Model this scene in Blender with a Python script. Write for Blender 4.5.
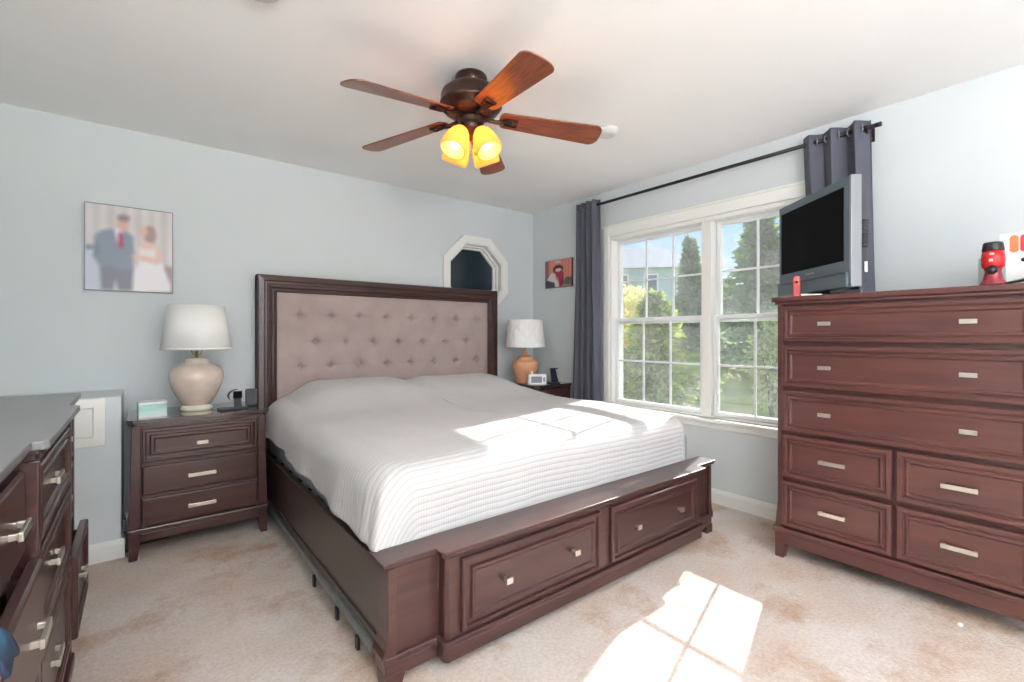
import bpy, bmesh, math, random
from mathutils import Vector, Matrix, noise

random.seed(7)
PI = math.pi
S = bpy.context.scene
COL = S.collection
for o in list(bpy.data.objects):
    bpy.data.objects.remove(o, do_unlink=True)

# ------------------------------------------------------------------ camera
YAW = math.radians(38.3)
cd = bpy.data.cameras.new('camera'); cam = bpy.data.objects.new('camera', cd); COL.objects.link(cam)
cd.sensor_width = 36; cd.lens = 471.0 / 1024 * 36; cd.shift_y = -6.0 / 1024
cd.clip_start = 0.02; cd.clip_end = 300
cam.location = (0, 0, 1.19); cam.rotation_euler = (PI / 2, 0, -YAW)
S.camera = cam

# ------------------------------------------------------------------ exposure, sky, sun, added fill lights
S.view_settings.view_transform = 'Standard'; S.view_settings.look = 'None'
S.view_settings.exposure = 0.18; S.view_settings.gamma = 1.0
S.view_settings.use_curve_mapping = False
w = bpy.data.worlds.new('sky'); S.world = w; w.use_nodes = True
nt = w.node_tree; nt.nodes.clear()
tc = nt.nodes.new('ShaderNodeTexCoord'); sep = nt.nodes.new('ShaderNodeSeparateXYZ')
nt.links.new(tc.outputs['Generated'], sep.inputs[0])
ramp = nt.nodes.new('ShaderNodeValToRGB')
ramp.color_ramp.elements[0].position = 0.0; ramp.color_ramp.elements[0].color = (0.72, 0.83, 0.95, 1)
ramp.color_ramp.elements[1].position = 0.6; ramp.color_ramp.elements[1].color = (0.16, 0.36, 0.80, 1)
e = ramp.color_ramp.elements.new(0.22); e.color = (0.36, 0.58, 0.90, 1)
nt.links.new(sep.outputs['Z'], ramp.inputs[0])
nz = nt.nodes.new('ShaderNodeTexNoise'); nz.inputs['Scale'].default_value = 5.0; nz.inputs['Detail'].default_value = 6
mp = nt.nodes.new('ShaderNodeMapping'); mp.inputs['Scale'].default_value = (1, 1, 2.2)
nt.links.new(tc.outputs['Generated'], mp.inputs[0]); nt.links.new(mp.outputs[0], nz.inputs['Vector'])
cr = nt.nodes.new('ShaderNodeValToRGB'); cr.color_ramp.elements[0].position = 0.47; cr.color_ramp.elements[1].position = 0.62
nt.links.new(nz.outputs['Fac'], cr.inputs[0])
mx = nt.nodes.new('ShaderNodeMixRGB'); mx.inputs[2].default_value = (0.92, 0.95, 1.0, 1)
nt.links.new(cr.outputs[0], mx.inputs[0]); nt.links.new(ramp.outputs[0], mx.inputs[1])
bg = nt.nodes.new('ShaderNodeBackground'); bg.inputs['Strength'].default_value = 1.3
wo = nt.nodes.new('ShaderNodeOutputWorld')
nt.links.new(mx.outputs[0], bg.inputs[0]); nt.links.new(bg.outputs[0], wo.inputs[0])

sd = bpy.data.lights.new('sun', 'SUN'); sd.energy = 13.0; sd.angle = math.radians(0.5); sd.color = (1.0, 0.96, 0.90)
sun = bpy.data.objects.new('sun', sd); COL.objects.link(sun)
sun.rotation_euler = Vector((-1, -0.295, -0.602)).to_track_quat('-Z', 'Y').to_euler()
sun.location = (8, 4, 6)

def area(name, loc, direction, sx, sy, power, color):
    l = bpy.data.lights.new(name, 'AREA'); l.shape = 'RECTANGLE'; l.size = sx; l.size_y = sy
    l.energy = power; l.color = color
    o = bpy.data.objects.new(name, l); COL.objects.link(o); o.location = loc
    o.rotation_euler = Vector(direction).to_track_quat('-Z', 'Y').to_euler()
    return o
# soft fill light added at the rear wall, unseen behind the camera
area('rear_fill_light', (0.9, -2.60, 1.40), (-0.2, 1.0, 0.1), 2.9, 1.6, 35, (0.97, 0.985, 1.0))
# main fill, aimed up, added behind the camera (its lamp body is built further down)
ul = area('uplight_fill', (0.05, -1.70, 1.53), (0.0, 0.16, 1.0), 0.34, 0.34, 275, (1.0, 0.985, 0.97)); ul.data.shape = 'DISK'

# ------------------------------------------------------------------ helpers
def lin(r, g, b):
    f = lambda c: (c / 255 / 12.92) if c / 255 <= 0.04045 else ((c / 255 + 0.055) / 1.055) ** 2.4
    return (f(r), f(g), f(b), 1)

def mat(name, col, rough=0.5, metal=0.0, var=0.0, scale=8.0, stretch=(1, 1, 1), bump=0.0, bscale=60.0,
        coat=0.0, col2=None, spec=0.5, trans=0.0, detail=4.0):
    m = bpy.data.materials.new(name); m.use_nodes = True
    t = m.node_tree; b = t.nodes['Principled BSDF']
    b.inputs['Roughness'].default_value = rough; b.inputs['Metallic'].default_value = metal
    b.inputs['Coat Weight'].default_value = coat; b.inputs['Coat Roughness'].default_value = 0.12
    b.inputs['Specular IOR Level'].default_value = spec
    tcn = t.nodes.new('ShaderNodeTexCoord'); mpn = t.nodes.new('ShaderNodeMapping')
    mpn.inputs['Scale'].default_value = stretch
    t.links.new(tcn.outputs['Object'], mpn.inputs[0])
    n = t.nodes.new('ShaderNodeTexNoise'); n.inputs['Scale'].default_value = scale; n.inputs['Detail'].default_value = detail
    t.links.new(mpn.outputs[0], n.inputs['Vector'])
    r = t.nodes.new('ShaderNodeValToRGB')
    c2 = col2 if col2 else tuple(min(1, c * (1 + var)) for c in col[:3]) + (1,)
    c1 = col if col2 else tuple(c * (1 - var) for c in col[:3]) + (1,)
    r.color_ramp.elements[0].position = 0.35; r.color_ramp.elements[1].position = 0.65
    r.color_ramp.elements[0].color = c1; r.color_ramp.elements[1].color = c2
    t.links.new(n.outputs['Fac'], r.inputs[0]); t.links.new(r.outputs[0], b.inputs['Base Color'])
    if bump:
        n2 = t.nodes.new('ShaderNodeTexNoise'); n2.inputs['Scale'].default_value = bscale; n2.inputs['Detail'].default_value = 5
        t.links.new(tcn.outputs['Object'], n2.inputs['Vector'])
        bp = t.nodes.new('ShaderNodeBump'); bp.inputs['Strength'].default_value = bump; bp.inputs['Distance'].default_value = 0.01
        t.links.new(n2.outputs['Fac'], bp.inputs['Height']); t.links.new(bp.outputs[0], b.inputs['Normal'])
    if trans: b.inputs['Transmission Weight'].default_value = trans
    return m

def emis(name, col, strength):
    m = bpy.data.materials.new(name); m.use_nodes = True; b = m.node_tree.nodes['Principled BSDF']
    b.inputs['Base Color'].default_value = col
    b.inputs['Emission Color'].default_value = col; b.inputs['Emission Strength'].default_value = strength
    return m

class MB:
    def __init__(s): s.v = []; s.f = []; s.uv = {}; s.smooth = []; s.mi = []; s.cmi = 0
    def add(s, vs, fs, smooth=False):
        o = len(s.v); s.v += [tuple(v) for v in vs]
        for f in fs: s.f.append(tuple(i + o for i in f)); s.smooth.append(smooth); s.mi.append(s.cmi)
        return s
    def box(s, x0, x1, y0, y1, z0, z1):
        return s.hexa([(x0, y0, z0), (x1, y0, z0), (x1, y1, z0), (x0, y1, z0), (x0, y0, z1), (x1, y0, z1), (x1, y1, z1), (x0, y1, z1)])
    def hexa(s, p):
        return s.add(p, [(0, 3, 2, 1), (4, 5, 6, 7), (0, 1, 5, 4), (1, 2, 6, 5), (2, 3, 7, 6), (3, 0, 4, 7)])
    def prism(s, poly, z0, z1):          # ccw polygon in xy
        n = len(poly)
        vs = [(x, y, z0) for x, y in poly] + [(x, y, z1) for x, y in poly]
        fs = [tuple(reversed(range(n))), tuple(range(n, 2 * n))] + [(i, (i + 1) % n, n + (i + 1) % n, n + i) for i in range(n)]
        return s.add(vs, fs)
    def extr(s, poly, O, U, V, N, t):    # polygon in the UV plane at O, thickness t along N
        O, U, V, N = map(Vector, (O, U, V, N)); n = len(poly)
        vs = [O + U * a + V * b for a, b in poly] + [O + U * a + V * b + N * t for a, b in poly]
        fs = [tuple(reversed(range(n))), tuple(range(n, 2 * n))] + [(i, (i + 1) % n, n + (i + 1) % n, n + i) for i in range(n)]
        return s.add(vs, fs)
    def rings(s, x0, x1, z0, z1, prof, cap=True, y=0.0, sgn=-1):   # front faces -Y; prof = [(inset, out)]
        vs = []; fs = []
        for ins, out in prof:
            Y = y + sgn * out
            vs += [(x0 + ins, Y, z0 + ins), (x1 - ins, Y, z0 + ins), (x1 - ins, Y, z1 - ins), (x0 + ins, Y, z1 - ins)]
        for k in range(len(prof) - 1):
            a = 4 * k
            for i in range(4): j = (i + 1) % 4; fs.append((a + i, a + j, a + 4 + j, a + 4 + i))
        if cap: a = 4 * (len(prof) - 1); fs.append((a, a + 1, a + 2, a + 3))
        return s.add(vs, fs)
    def lathe(s, prof, cx=0, cy=0, cz=0, n=40, M=None, cap=True, rib=0, ribn=0):
        vs = []; fs = []
        for r, z in prof:
            for i in range(n):
                a = 2 * PI * i / n; rr = r * (1 + rib * math.cos(a * ribn)) if ribn else r
                p = Vector((rr * math.cos(a), rr * math.sin(a), z))
                if M: p = M @ p
                vs.append((p.x + cx, p.y + cy, p.z + cz))
        for k in range(len(prof) - 1):
            for i in range(n):
                j = (i + 1) % n; fs.append((k * n + i, k * n + j, (k + 1) * n + j, (k + 1) * n + i))
        if cap:
            if prof[0][0] > 1e-4: fs.append(tuple(reversed(range(n))))
            if prof[-1][0] > 1e-4: fs.append(tuple(range((len(prof) - 1) * n, len(prof) * n)))
        return s.add(vs, fs, True)
    def tube(s, pts, r, n=10, closed=False):
        pts = [Vector(p) for p in pts]; vs = []; fs = []; N = len(pts)
        rs = r if isinstance(r, (list, tuple)) else [r] * N
        up = Vector((0, 0, 1))
        for k, p in enumerate(pts):
            if closed: t = pts[(k + 1) % N] - pts[k - 1]
            else: t = pts[min(k + 1, N - 1)] - pts[max(k - 1, 0)]
            t.normalize(); a = t.cross(up)
            if a.length < 1e-3: a = t.cross(Vector((1, 0, 0)))
            a.normalize(); b = a.cross(t)
            for i in range(n):
                q = p + (a * math.cos(2 * PI * i / n) + b * math.sin(2 * PI * i / n)) * rs[k]; vs.append(tuple(q))
        for k in range(N if closed else N - 1):
            for i in range(n):
                j = (i + 1) % n; k2 = (k + 1) % N
                fs.append((k * n + i, k2 * n + i, k2 * n + j, k * n + j))
        if not closed: fs += [tuple(range(n)), tuple(reversed(range((N - 1) * n, N * n)))]
        return s.add(vs, fs, True)
    def sphere(s, c, r, n=20, sc=(1, 1, 1)):
        prof = [(max(1e-5, math.sin(PI * k / (n // 2))) * 1.0, -math.cos(PI * k / (n // 2))) for k in range(n // 2 + 1)]
        vs = []; fs = []
        for rr, z in prof:
            for i in range(n):
                a = 2 * PI * i / n
                vs.append((c[0] + r * sc[0] * rr * math.cos(a), c[1] + r * sc[1] * rr * math.sin(a), c[2] + r * sc[2] * z))
        for k in range(len(prof) - 1):
            for i in range(n):
                j = (i + 1) % n; fs.append((k * n + i, k * n + j, (k + 1) * n + j, (k + 1) * n + i))
        return s.add(vs, fs, True)
    def build(s, name, m, parent=None, bevel=0.0, recalc=True, segs=2):
        me = bpy.data.meshes.new(name); me.from_pydata(s.v, [], s.f); me.update()
        ms = m if isinstance(m, (list, tuple)) else [m]
        for q in ms: me.materials.append(q)
        for p, sm, mi in zip(me.polygons, s.smooth, s.mi): p.use_smooth = sm; p.material_index = mi
        if recalc:
            bm = bmesh.new(); bm.from_mesh(me); bmesh.ops.recalc_face_normals(bm, faces=bm.faces); bm.to_mesh(me); bm.free()
        o = bpy.data.objects.new(name, me); COL.objects.link(o)
        if parent: o.parent = parent
        if bevel:
            b = o.modifiers.new('bevel', 'BEVEL'); b.width = bevel; b.segments = segs; b.limit_method = 'ANGLE'; b.angle_limit = math.radians(35)
        return o

def thing(name, label, cat, loc=(0, 0, 0), rz=0.0, group=None):
    o = bpy.data.objects.new(name, None); COL.objects.link(o)
    o.location = loc; o.rotation_euler = (0, 0, rz); o.empty_display_size = 0.1
    return tag(o, label, cat, group)
def tag(o, label, cat, group=None, kind=None):
    o['label'] = label; o['category'] = cat
    if group: o['group'] = group
    if kind: o['kind'] = kind
    return o
def struct(o): o['kind'] = 'structure'; return o
def dup(o, parent=None):
    c = o.copy(); COL.objects.link(c); c.parent = parent
    for ch in list(o.children): dup(ch, c)
    return c
def shadesmooth(o):
    for p in o.data.polygons: p.use_smooth = True

# ------------------------------------------------------------------ materials
M = {}
M['wall'] = mat('wall_paint', lin(211, 217, 219), 0.6, var=0.015, scale=2, bump=0.03, bscale=250)
M['ceiling'] = mat('ceiling_paint', lin(248, 248, 247), 0.8, var=0.01, scale=2, bump=0.02, bscale=200)
M['trim'] = mat('white_trim_paint', lin(238, 238, 234), 0.35, var=0.01, scale=3)
M['vinyl'] = mat('white_vinyl', lin(236, 239, 241), 0.35, var=0.01, scale=3)
M['wood'] = mat('espresso_wood', lin(54, 31, 29), 0.32, scale=4, stretch=(0.7, 5, 8), coat=0.25, col2=lin(68, 40, 37))
M['wood_chest'] = mat('reddish_espresso_wood', lin(74, 41, 38), 0.34, scale=4, stretch=(0.7, 4, 7), coat=0.25, col2=lin(88, 50, 45))
M['wood_dark'] = mat('dark_side_wood', lin(56, 44, 40), 0.38, scale=5, stretch=(4, 1, 8), coat=0.2, col2=lin(64, 50, 45))
M['inside'] = mat('drawer_inside', lin(60, 40, 34), 0.7, var=0.1)
M['nickel'] = mat('brushed_nickel', lin(205, 200, 190), 0.28, metal=0.85, var=0.05, scale=40)
M['steel'] = mat('grey_steel', lin(128, 132, 130), 0.4, metal=0.6, var=0.1, scale=20)
M['black'] = mat('black_plastic', lin(26, 27, 29), 0.35, var=0.1)
M['blackmetal'] = mat('black_metal', lin(38, 38, 42), 0.4, metal=0.5, var=0.1)
M['bronze'] = mat('oil_rubbed_bronze', lin(62, 44, 36), 0.35, metal=0.6, var=0.25, scale=14)
M['blade'] = mat('cherry_blade_wood', lin(98, 48, 27), 0.35, scale=9, stretch=(1, 14, 6), coat=0.3, col2=lin(142, 76, 44))
M['suede'] = mat('mauve_suede', lin(158, 141, 138), 0.85, scale=5, bump=0.08, bscale=300, col2=lin(170, 153, 150))
M['curtain'] = mat('slate_blue_curtain', lin(86, 87, 99), 0.8, var=0.06, scale=4, bump=0.05, bscale=400)
M['mattress'] = mat('grey_mattress', lin(150, 153, 160), 0.8, var=0.05, bump=0.1, bscale=120)
M['beige'] = mat('beige_ceramic', lin(208, 190, 176), 0.22, scale=20, coat=0.5, col2=lin(216, 200, 187))
M['cream'] = mat('cream_marble', lin(226, 222, 200), 0.25, var=0.05, scale=12)
M['terra'] = mat('peach_terracotta', lin(216, 160, 122), 0.5, var=0.05, scale=12)
M['shade'] = mat('white_linen_shade', lin(244, 243, 240), 0.8, var=0.01, scale=60, bump=0.05, bscale=500)
M['brass'] = mat('aged_brass', lin(170, 150, 100), 0.3, metal=0.9, var=0.1)
M['white'] = mat('white_plastic', lin(238, 238, 238), 0.35, var=0.01)
M['screen'] = mat('screen_black', lin(2, 2, 3), 0.6, var=0.1, spec=0.08)
M['tvgrey'] = mat('tv_grey_plastic', lin(86, 100, 108), 0.4, var=0.04, spec=0.5)
M['silver'] = mat('silver_plastic', lin(140, 142, 146), 0.35, metal=0.3, var=0.03)
M['red'] = mat('red_plastic', lin(186, 20, 26), 0.35, var=0.05)
M['lcd'] = mat('grey_lcd', lin(120, 128, 136), 0.2, var=0.05)
M['glassdark'] = mat('dark_window_glass', lin(36, 50, 56), 0.12, scale=2.0, col2=lin(44, 52, 66), spec=0.4)
M['cord'] = mat('black_cord', lin(30, 32, 36), 0.6, var=0.1)

def wood_dirs(): pass

# carpet
def carpet():
    m = bpy.data.materials.new('beige_carpet'); m.use_nodes = True; t = m.node_tree; b = t.nodes['Principled BSDF']
    b.inputs['Roughness'].default_value = 0.95; b.inputs['Specular IOR Level'].default_value = 0.1
    tcn = t.nodes.new('ShaderNodeTexCoord')
    def noisen(sc, det, p0, p1, c0, c1):
        n = t.nodes.new('ShaderNodeTexNoise'); n.inputs['Scale'].default_value = sc; n.inputs['Detail'].default_value = det
        t.links.new(tcn.outputs['Object'], n.inputs['Vector'])
        r = t.nodes.new('ShaderNodeValToRGB'); r.color_ramp.elements[0].position = p0; r.color_ramp.elements[1].position = p1
        r.color_ramp.elements[0].color = c0; r.color_ramp.elements[1].color = c1
        t.links.new(n.outputs['Fac'], r.inputs[0]); return n, r
    n1, r1 = noisen(2.2, 7, 0.40, 0.64, lin(214, 205, 199), lin(206, 188, 176))
    n2, r2 = noisen(70, 6, 0.3, 0.7, (0.84, 0.84, 0.84, 1), (1.05, 1.05, 1.05, 1))
    n3, r3 = noisen(1.9, 8, 0.50, 0.64, (0, 0, 0, 1), (1, 1, 1, 1))
    n3.inputs['Roughness'].default_value = 0.7
    st = t.nodes.new('ShaderNodeMixRGB'); st.inputs[2].default_value = lin(186, 156, 134)
    ml = t.nodes.new('ShaderNodeMath'); ml.operation = 'MULTIPLY'; ml.inputs[1].default_value = 0.95
    t.links.new(r3.outputs[0], ml.inputs[0]); t.links.new(ml.outputs[0], st.inputs[0]); t.links.new(r1.outputs[0], st.inputs[1])
    mu = t.nodes.new('ShaderNodeMixRGB'); mu.blend_type = 'MULTIPLY'; mu.inputs[0].default_value = 1
    t.links.new(st.outputs[0], mu.inputs[1]); t.links.new(r2.outputs[0], mu.inputs[2]); t.links.new(mu.outputs[0], b.inputs['Base Color'])
    n4 = t.nodes.new('ShaderNodeTexNoise'); n4.inputs['Scale'].default_value = 130; n4.inputs['Detail'].default_value = 6
    t.links.new(tcn.outputs['Object'], n4.inputs['Vector'])
    bp = t.nodes.new('ShaderNodeBump'); bp.inputs['Strength'].default_value = 0.5; bp.inputs['Distance'].default_value = 0.012
    n5 = t.nodes.new('ShaderNodeTexNoise'); n5.inputs['Scale'].default_value = 9; n5.inputs['Detail'].default_value = 4
    t.links.new(tcn.outputs['Object'], n5.inputs['Vector'])
    ad = t.nodes.new('ShaderNodeMath'); ad.operation = 'ADD'
    t.links.new(n4.outputs['Fac'], ad.inputs[0]); t.links.new(n5.outputs['Fac'], ad.inputs[1]); t.links.new(ad.outputs[0], bp.inputs['Height'])
    t.links.new(bp.outputs[0], b.inputs['Normal'])
    return m
M['carpet'] = carpet()

def glassmat():
    m = bpy.data.materials.new('window_glass'); m.use_nodes = True; t = m.node_tree; t.nodes.clear()
    o = t.nodes.new('ShaderNodeOutputMaterial'); tr = t.nodes.new('ShaderNodeBsdfTransparent'); gl = t.nodes.new('ShaderNodeBsdfGlossy')
    gl.inputs['Roughness'].default_value = 0.03; fr = t.nodes.new('ShaderNodeFresnel'); fr.inputs['IOR'].default_value = 1.5
    df = t.nodes.new('ShaderNodeBsdfDiffuse'); df.inputs['Color'].default_value = (0.75, 0.78, 0.8, 1)
    nn = t.nodes.new('ShaderNodeTexNoise'); nn.inputs['Scale'].default_value = 7; nn.inputs['Detail'].default_value = 4
    tcn = t.nodes.new('ShaderNodeTexCoord'); t.links.new(tcn.outputs['Object'], nn.inputs['Vector'])
    mm = t.nodes.new('ShaderNodeMath'); mm.operation = 'MULTIPLY'; mm.inputs[1].default_value = 0.26
    t.links.new(nn.outputs['Fac'], mm.inputs[0])
    m0 = t.nodes.new('ShaderNodeMixShader'); t.links.new(mm.outputs[0], m0.inputs[0]); t.links.new(tr.outputs[0], m0.inputs[1]); t.links.new(df.outputs[0], m0.inputs[2])
    m1 = t.nodes.new('ShaderNodeMixShader'); t.links.new(fr.outputs[0], m1.inputs[0]); t.links.new(m0.outputs[0], m1.inputs[1]); t.links.new(gl.outputs[0], m1.inputs[2])
    t.links.new(m1.outputs[0], o.inputs[0]); return m
M['glass'] = glassmat()

# ------------------------------------------------------------------ room shell
XL, XR, YB, YF, H = -0.80, 3.20, -2.65, 3.70, 2.44
WT = 0.16
def holed(name, outer, holes, O, U, V, N, m, t=WT):
    """flat wall with polygonal holes: outer/holes in UV plane, thickness t along N"""
    O, U, V, N = map(Vector, (O, U, V, N)); bm = bmesh.new(); edges = []
    for loop in [outer] + holes:
        vs = [bm.verts.new(O + U * a + V * b) for a, b in loop]
        edges += [bm.edges.new((vs[i], vs[(i + 1) % len(vs)])) for i in range(len(vs))]
    r = bmesh.ops.triangle_fill(bm, use_beauty=True, use_dissolve=False, edges=edges)
    fs = [g for g in r['geom'] if isinstance(g, bmesh.types.BMFace)]
    ex = bmesh.ops.extrude_face_region(bm, geom=fs)
    bmesh.ops.translate(bm, verts=[v for v in ex['geom'] if isinstance(v, bmesh.types.BMVert)], vec=N * t)
    bmesh.ops.recalc_face_normals(bm, faces=bm.faces)
    me = bpy.data.meshes.new(name); bm.to_mesh(me); bm.free(); me.materials.append(m)
    o = bpy.data.objects.new(name, me); COL.objects.link(o); return struct(o)
def rect(a0, a1, b0, b1): return [(a0, b0), (a1, b0), (a1, b1), (a0, b1)]
def octagon(cx, cz, wd):
    r = wd / 2 / math.cos(PI / 8); return [(cx + r * math.cos(PI / 8 + k * PI / 4), cz + r * math.sin(PI / 8 + k * PI / 4)) for k in range(8)]

struct(MB().box(XL - WT, XR + WT, YB - WT, YF + WT, -0.1, 0).build('floor', M['carpet']))
struct(MB().box(XL - WT, XR + WT, YB - WT, YF + WT, H, H + 0.12).build('ceiling', M['ceiling']))
OC = (2.494, 1.75)
holed('wall_back', rect(XL - WT, XR + WT, 0, H), [octagon(OC[0], OC[1], 0.60)], (0, YF, 0), (1, 0, 0), (0, 0, 1), (0, 1, 0), M['wall'])
WY0, WY1, WZ0, WZ1 = 0.92, 2.68, 0.60, 2.04      # rough opening of the double window
holed('wall_right', rect(YB, YF, 0, H), [rect(WY0, WY1, WZ0, WZ1)], (XR, 0, 0), (0, 1, 0), (0, 0, 1), (1, 0, 0), M['wall'])
struct(MB().box(XL - WT, XL, YB, YF, 0, H).build('wall_left', M['wall']))
holed('wall_front', rect(XL - WT, XR + WT, 0, H), [rect(-0.5, 2.9, 0.5, 2.3)], (0, YB, 0), (1, 0, 0), (0, 0, 1), (0, -1, 0), M['wall'])
# frame of the rear window, added unseen behind the camera for the fill light
f = MB(); f.rings(-0.5, 2.9, 0.5, 2.3, [(-0.08, 0), (-0.08, 0.02), (0.0, 0.02), (0.0, -0.05)], cap=False, y=YB, sgn=1)
f.box(1.17, 1.23, YB - 0.05, YB - 0.02, 0.5, 2.3)
struct(f.build('added_rear_window', M['vinyl']))
# low boxed-out ledge in the back left corner
bl = struct(MB().box(XL, -0.078, 3.28, YF, 0, 0.862).build('wall_ledge', M['wall'], bevel=0.004))
# baseboards
def bboard(mb, p0, p1, n):
    p0 = Vector(p0); p1 = Vector(p1); n = Vector(n)
    prof = [(0, 0), (0.014, 0), (0.014, 0.075), (0.008, 0.092), (0.006, 0.10), (0, 0.10)]
    vs = []
    for p in (p0, p1): vs += [(p.x + n.x * a, p.y + n.y * a, b) for a, b in prof]
    k = len(prof); fs = [(i, (i + 1) % k, k + (i + 1) % k, k + i) for i in range(k)] + [tuple(range(k)), tuple(reversed(range(k, 2 * k)))]
    mb.add(vs, fs)
b = MB(); bboard(b, (-0.064, YF, 0), (XR, YF, 0), (0, -1, 0)); struct(b.build('baseboard_back', M['trim']))
b = MB(); bboard(b, (XL, 3.28, 0), (-0.064, 3.28, 0), (0, -1, 0)); bboard(b, (-0.078, 3.28, 0), (-0.078, YF, 0), (1, 0, 0)); struct(b.build('baseboard_ledge', M['trim']))
b = MB(); bboard(b, (XR, YB, 0), (XR, YF, 0), (-1, 0, 0)); struct(b.build('baseboard_right', M['trim']))
b = MB(); bboard(b, (XL, YB, 0), (XL, 3.28, 0), (1, 0, 0)); struct(b.build('baseboard_left', M['trim']))

# white framed access panel on the ledge face
p = thing('access_panel', 'white framed access panel set in the low boxed ledge left of the nightstand', 'access panel', (-0.45, 3.28, 0.61))
MB().rings(-0.309, 0.309, 0.0, 0.25, [(0, 0), (0, 0.010), (0.003, 0.014), (0.044, 0.020), (0.0490, 0.020), (0.051, 0.010), (0.052, 0.001)], cap=False).build('panel_frame', M['trim'], p)
q = MB(); q.rings(-0.257, 0.257, 0.052, 0.198, [(0, 0), (0, 0.017), (0.002, 0.018)]); q.build('door', M['trim'], p)

# octagonal window
def octring(mb, w0, w1, y0, y1, yo0=None):
    a = octagon(OC[0], OC[1], w0); c = octagon(OC[0], OC[1], w1)
    vs = [(x, y0, z) for x, z in a] + [(x, y0, z) for x, z in c] + [(x, y1, z) for x, z in a] + [(x, y1, z) for x, z in c]
    fs = []
    for i in range(8):
        j = (i + 1) % 8
        fs += [(i, j, 8 + j, 8 + i), (16 + i, 16 + j, 24 + j, 24 + i), (i, j, 16 + j, 16 + i), (8 + i, 8 + j, 24 + j, 24 + i)]
    mb.add(vs, fs)
f = MB(); octring(f, 0.728, 0.598, YF - 0.020, YF); octring(f, 0.600, 0.574, YF - 0.012, YF + WT)
ow = struct(f.build('window_2', M['trim'], bevel=0.003))
f = MB(); octring(f, 0.574, 0.54, YF + 0.045, YF + WT - 0.01); octring(f, 0.54, 0.505, YF + 0.075, YF + WT - 0.02)
f.build('window_sash', M['trim'], ow, bevel=0.003)
poly = octagon(OC[0], OC[1], 0.51)
MB().extr(poly, (0, YF + 0.10, 0), (1, 0, 0), (0, 0, 1), (0, 1, 0), 0.02).build('pane', M['glassdark'], ow)

# double-hung pair of windows
def winbox(mb, y0, y1, z0, z1, x0, x1): mb.box(x0, x1, y0, y1, z0, z1)
f = MB(); CW = 0.085
# casing
f.box(XR - 0.018, XR, WY1, WY1 + 0.06, WZ0 - 0.03, WZ1 + 0.085); f.box(XR - 0.018, XR, WY0 - 0.06, WY0, WZ0 - 0.03, WZ1 + 0.085)
f.box(XR - 0.018, XR, WY0, WY1, WZ1, WZ1 + 0.085); f.box(XR - 0.028, XR, WY0 - 0.075, WY1 + 0.075, WZ1 + 0.075, WZ1 + 0.092)
f.box(XR - 0.016, XR, WY0 - 0.06, WY1 + 0.06, 0.528, 0.572)
# jambs, head, sill
f.box(XR, XR + WT, WY1 - 0.018, WY1, WZ0, WZ1); f.box(XR, XR + WT, WY0, WY0 + 0.018, WZ0, WZ1)
f.box(XR, XR + WT, WY0, WY1, WZ1 - 0.03, WZ1); f.box(XR, XR + WT + 0.03, WY0, WY1, WZ0 - 0.02, WZ0 + 0.008)
f.box(XR + 0.012, XR + 0.13, 1.765, 1.84, WZ0, WZ1)     # mullion
win = struct(f.build('window_1', M['trim'], bevel=0.003))
MB().box(XR - 0.05, XR + 0.03, WY0 - 0.09, WY1 + 0.09, 0.572, 0.596).build('window_sill', M['trim'], win, bevel=0.005)
def sash(y0, y1, z0, z1, xc, nb, name):
    """y0..y1/z0..z1 = outer size of sash"""
    st = 0.034; s = MB()
    s.rings(y0, y1, z0, z1, [(0, 0), (0, 0.026), (0.004, 0.030), (st - 0.006, 0.030), (st, 0.018), (st, 0)], cap=False)
    s.v = [(xc + 0.015 + vy, vx, vz) for vx, vy, vz in s.v]      # facing -X
    gy0, gy1, gz0, gz1 = y0 + st, y1 - st, z0 + st, z1 - st
    o = s.build(name, M['vinyl'], win)
    g = MB(); t = 0.007
    for k in range(1, nb):
        yy = gy0 + (gy1 - gy0) * k / nb; g.box(xc - 0.004, xc + 0.008, yy - t, yy + t, gz0 - 0.003, gz1 + 0.003)
    zz = (gz0 + gz1) / 2; g.box(xc - 0.0035, xc + 0.0075, gy0 - 0.003, gy1 + 0.003, zz - t, zz + t)
    g.build('muntins', M['vinyl'], o)
    MB().box(xc, xc + 0.004, gy0 - 0.004, gy1 + 0.004, gz0 - 0.004, gz1 + 0.004).build('pane', M['glass'], o)
for (a, b_) in ((1.84, 2.662), (0.938, 1.765)):
    sash(a, b_, 1.285, 2.01, XR + 0.10, 3, 'upper_sash')
    sash(a, b_, 0.608, 1.335, XR + 0.06, 3, 'lower_sash')
    s = MB(); s.box(XR + 0.036, XR + 0.05, (a + b_) / 2 - 0.03, (a + b_) / 2 + 0.03, 1.318, 1.335); s.build('sash_lock', M['vinyl'], win, bevel=0.002)

# ------------------------------------------------------------------ furniture parts
def drawer_profile(kind):
    if kind == 'moulded':
        return [(0, 0), (0, 0.018), (0.004, 0.022), (0.020, 0.022), (0.024, 0.014), (0.030, 0.014), (0.034, 0.020), (0.042, 0.020), (0.048, 0.012)]
    if kind == 'bed':
        return [(0, 0), (0, 0.014), (0.006, 0.020), (0.016, 0.020), (0.020, 0.008), (0.034, 0.008), (0.040, 0.020), (0.052, 0.020), (0.058, 0.012)]
    return [(0, 0), (0, 0.014), (0.004, 0.020), (0.008, 0.022)]
def pull(parent, x, z, y, wdt, h=0.019, out=0.018, name='handle'):
    m = MB()
    m.box(x - wdt / 2 + 0.004, x - wdt / 2 + 0.014, y - out, y + 0.001, z - h * 0.35, z + h * 0.35)
    m.box(x + wdt / 2 - 0.014, x + wdt / 2 - 0.004, y - out, y + 0.001, z - h * 0.35, z + h * 0.35)
    m.box(x - wdt / 2, x + wdt / 2, y - out - 0.008, y - out, z - h / 2, z + h / 2)
    return m.build(name, M['nickel'], parent, bevel=0.0015)
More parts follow.
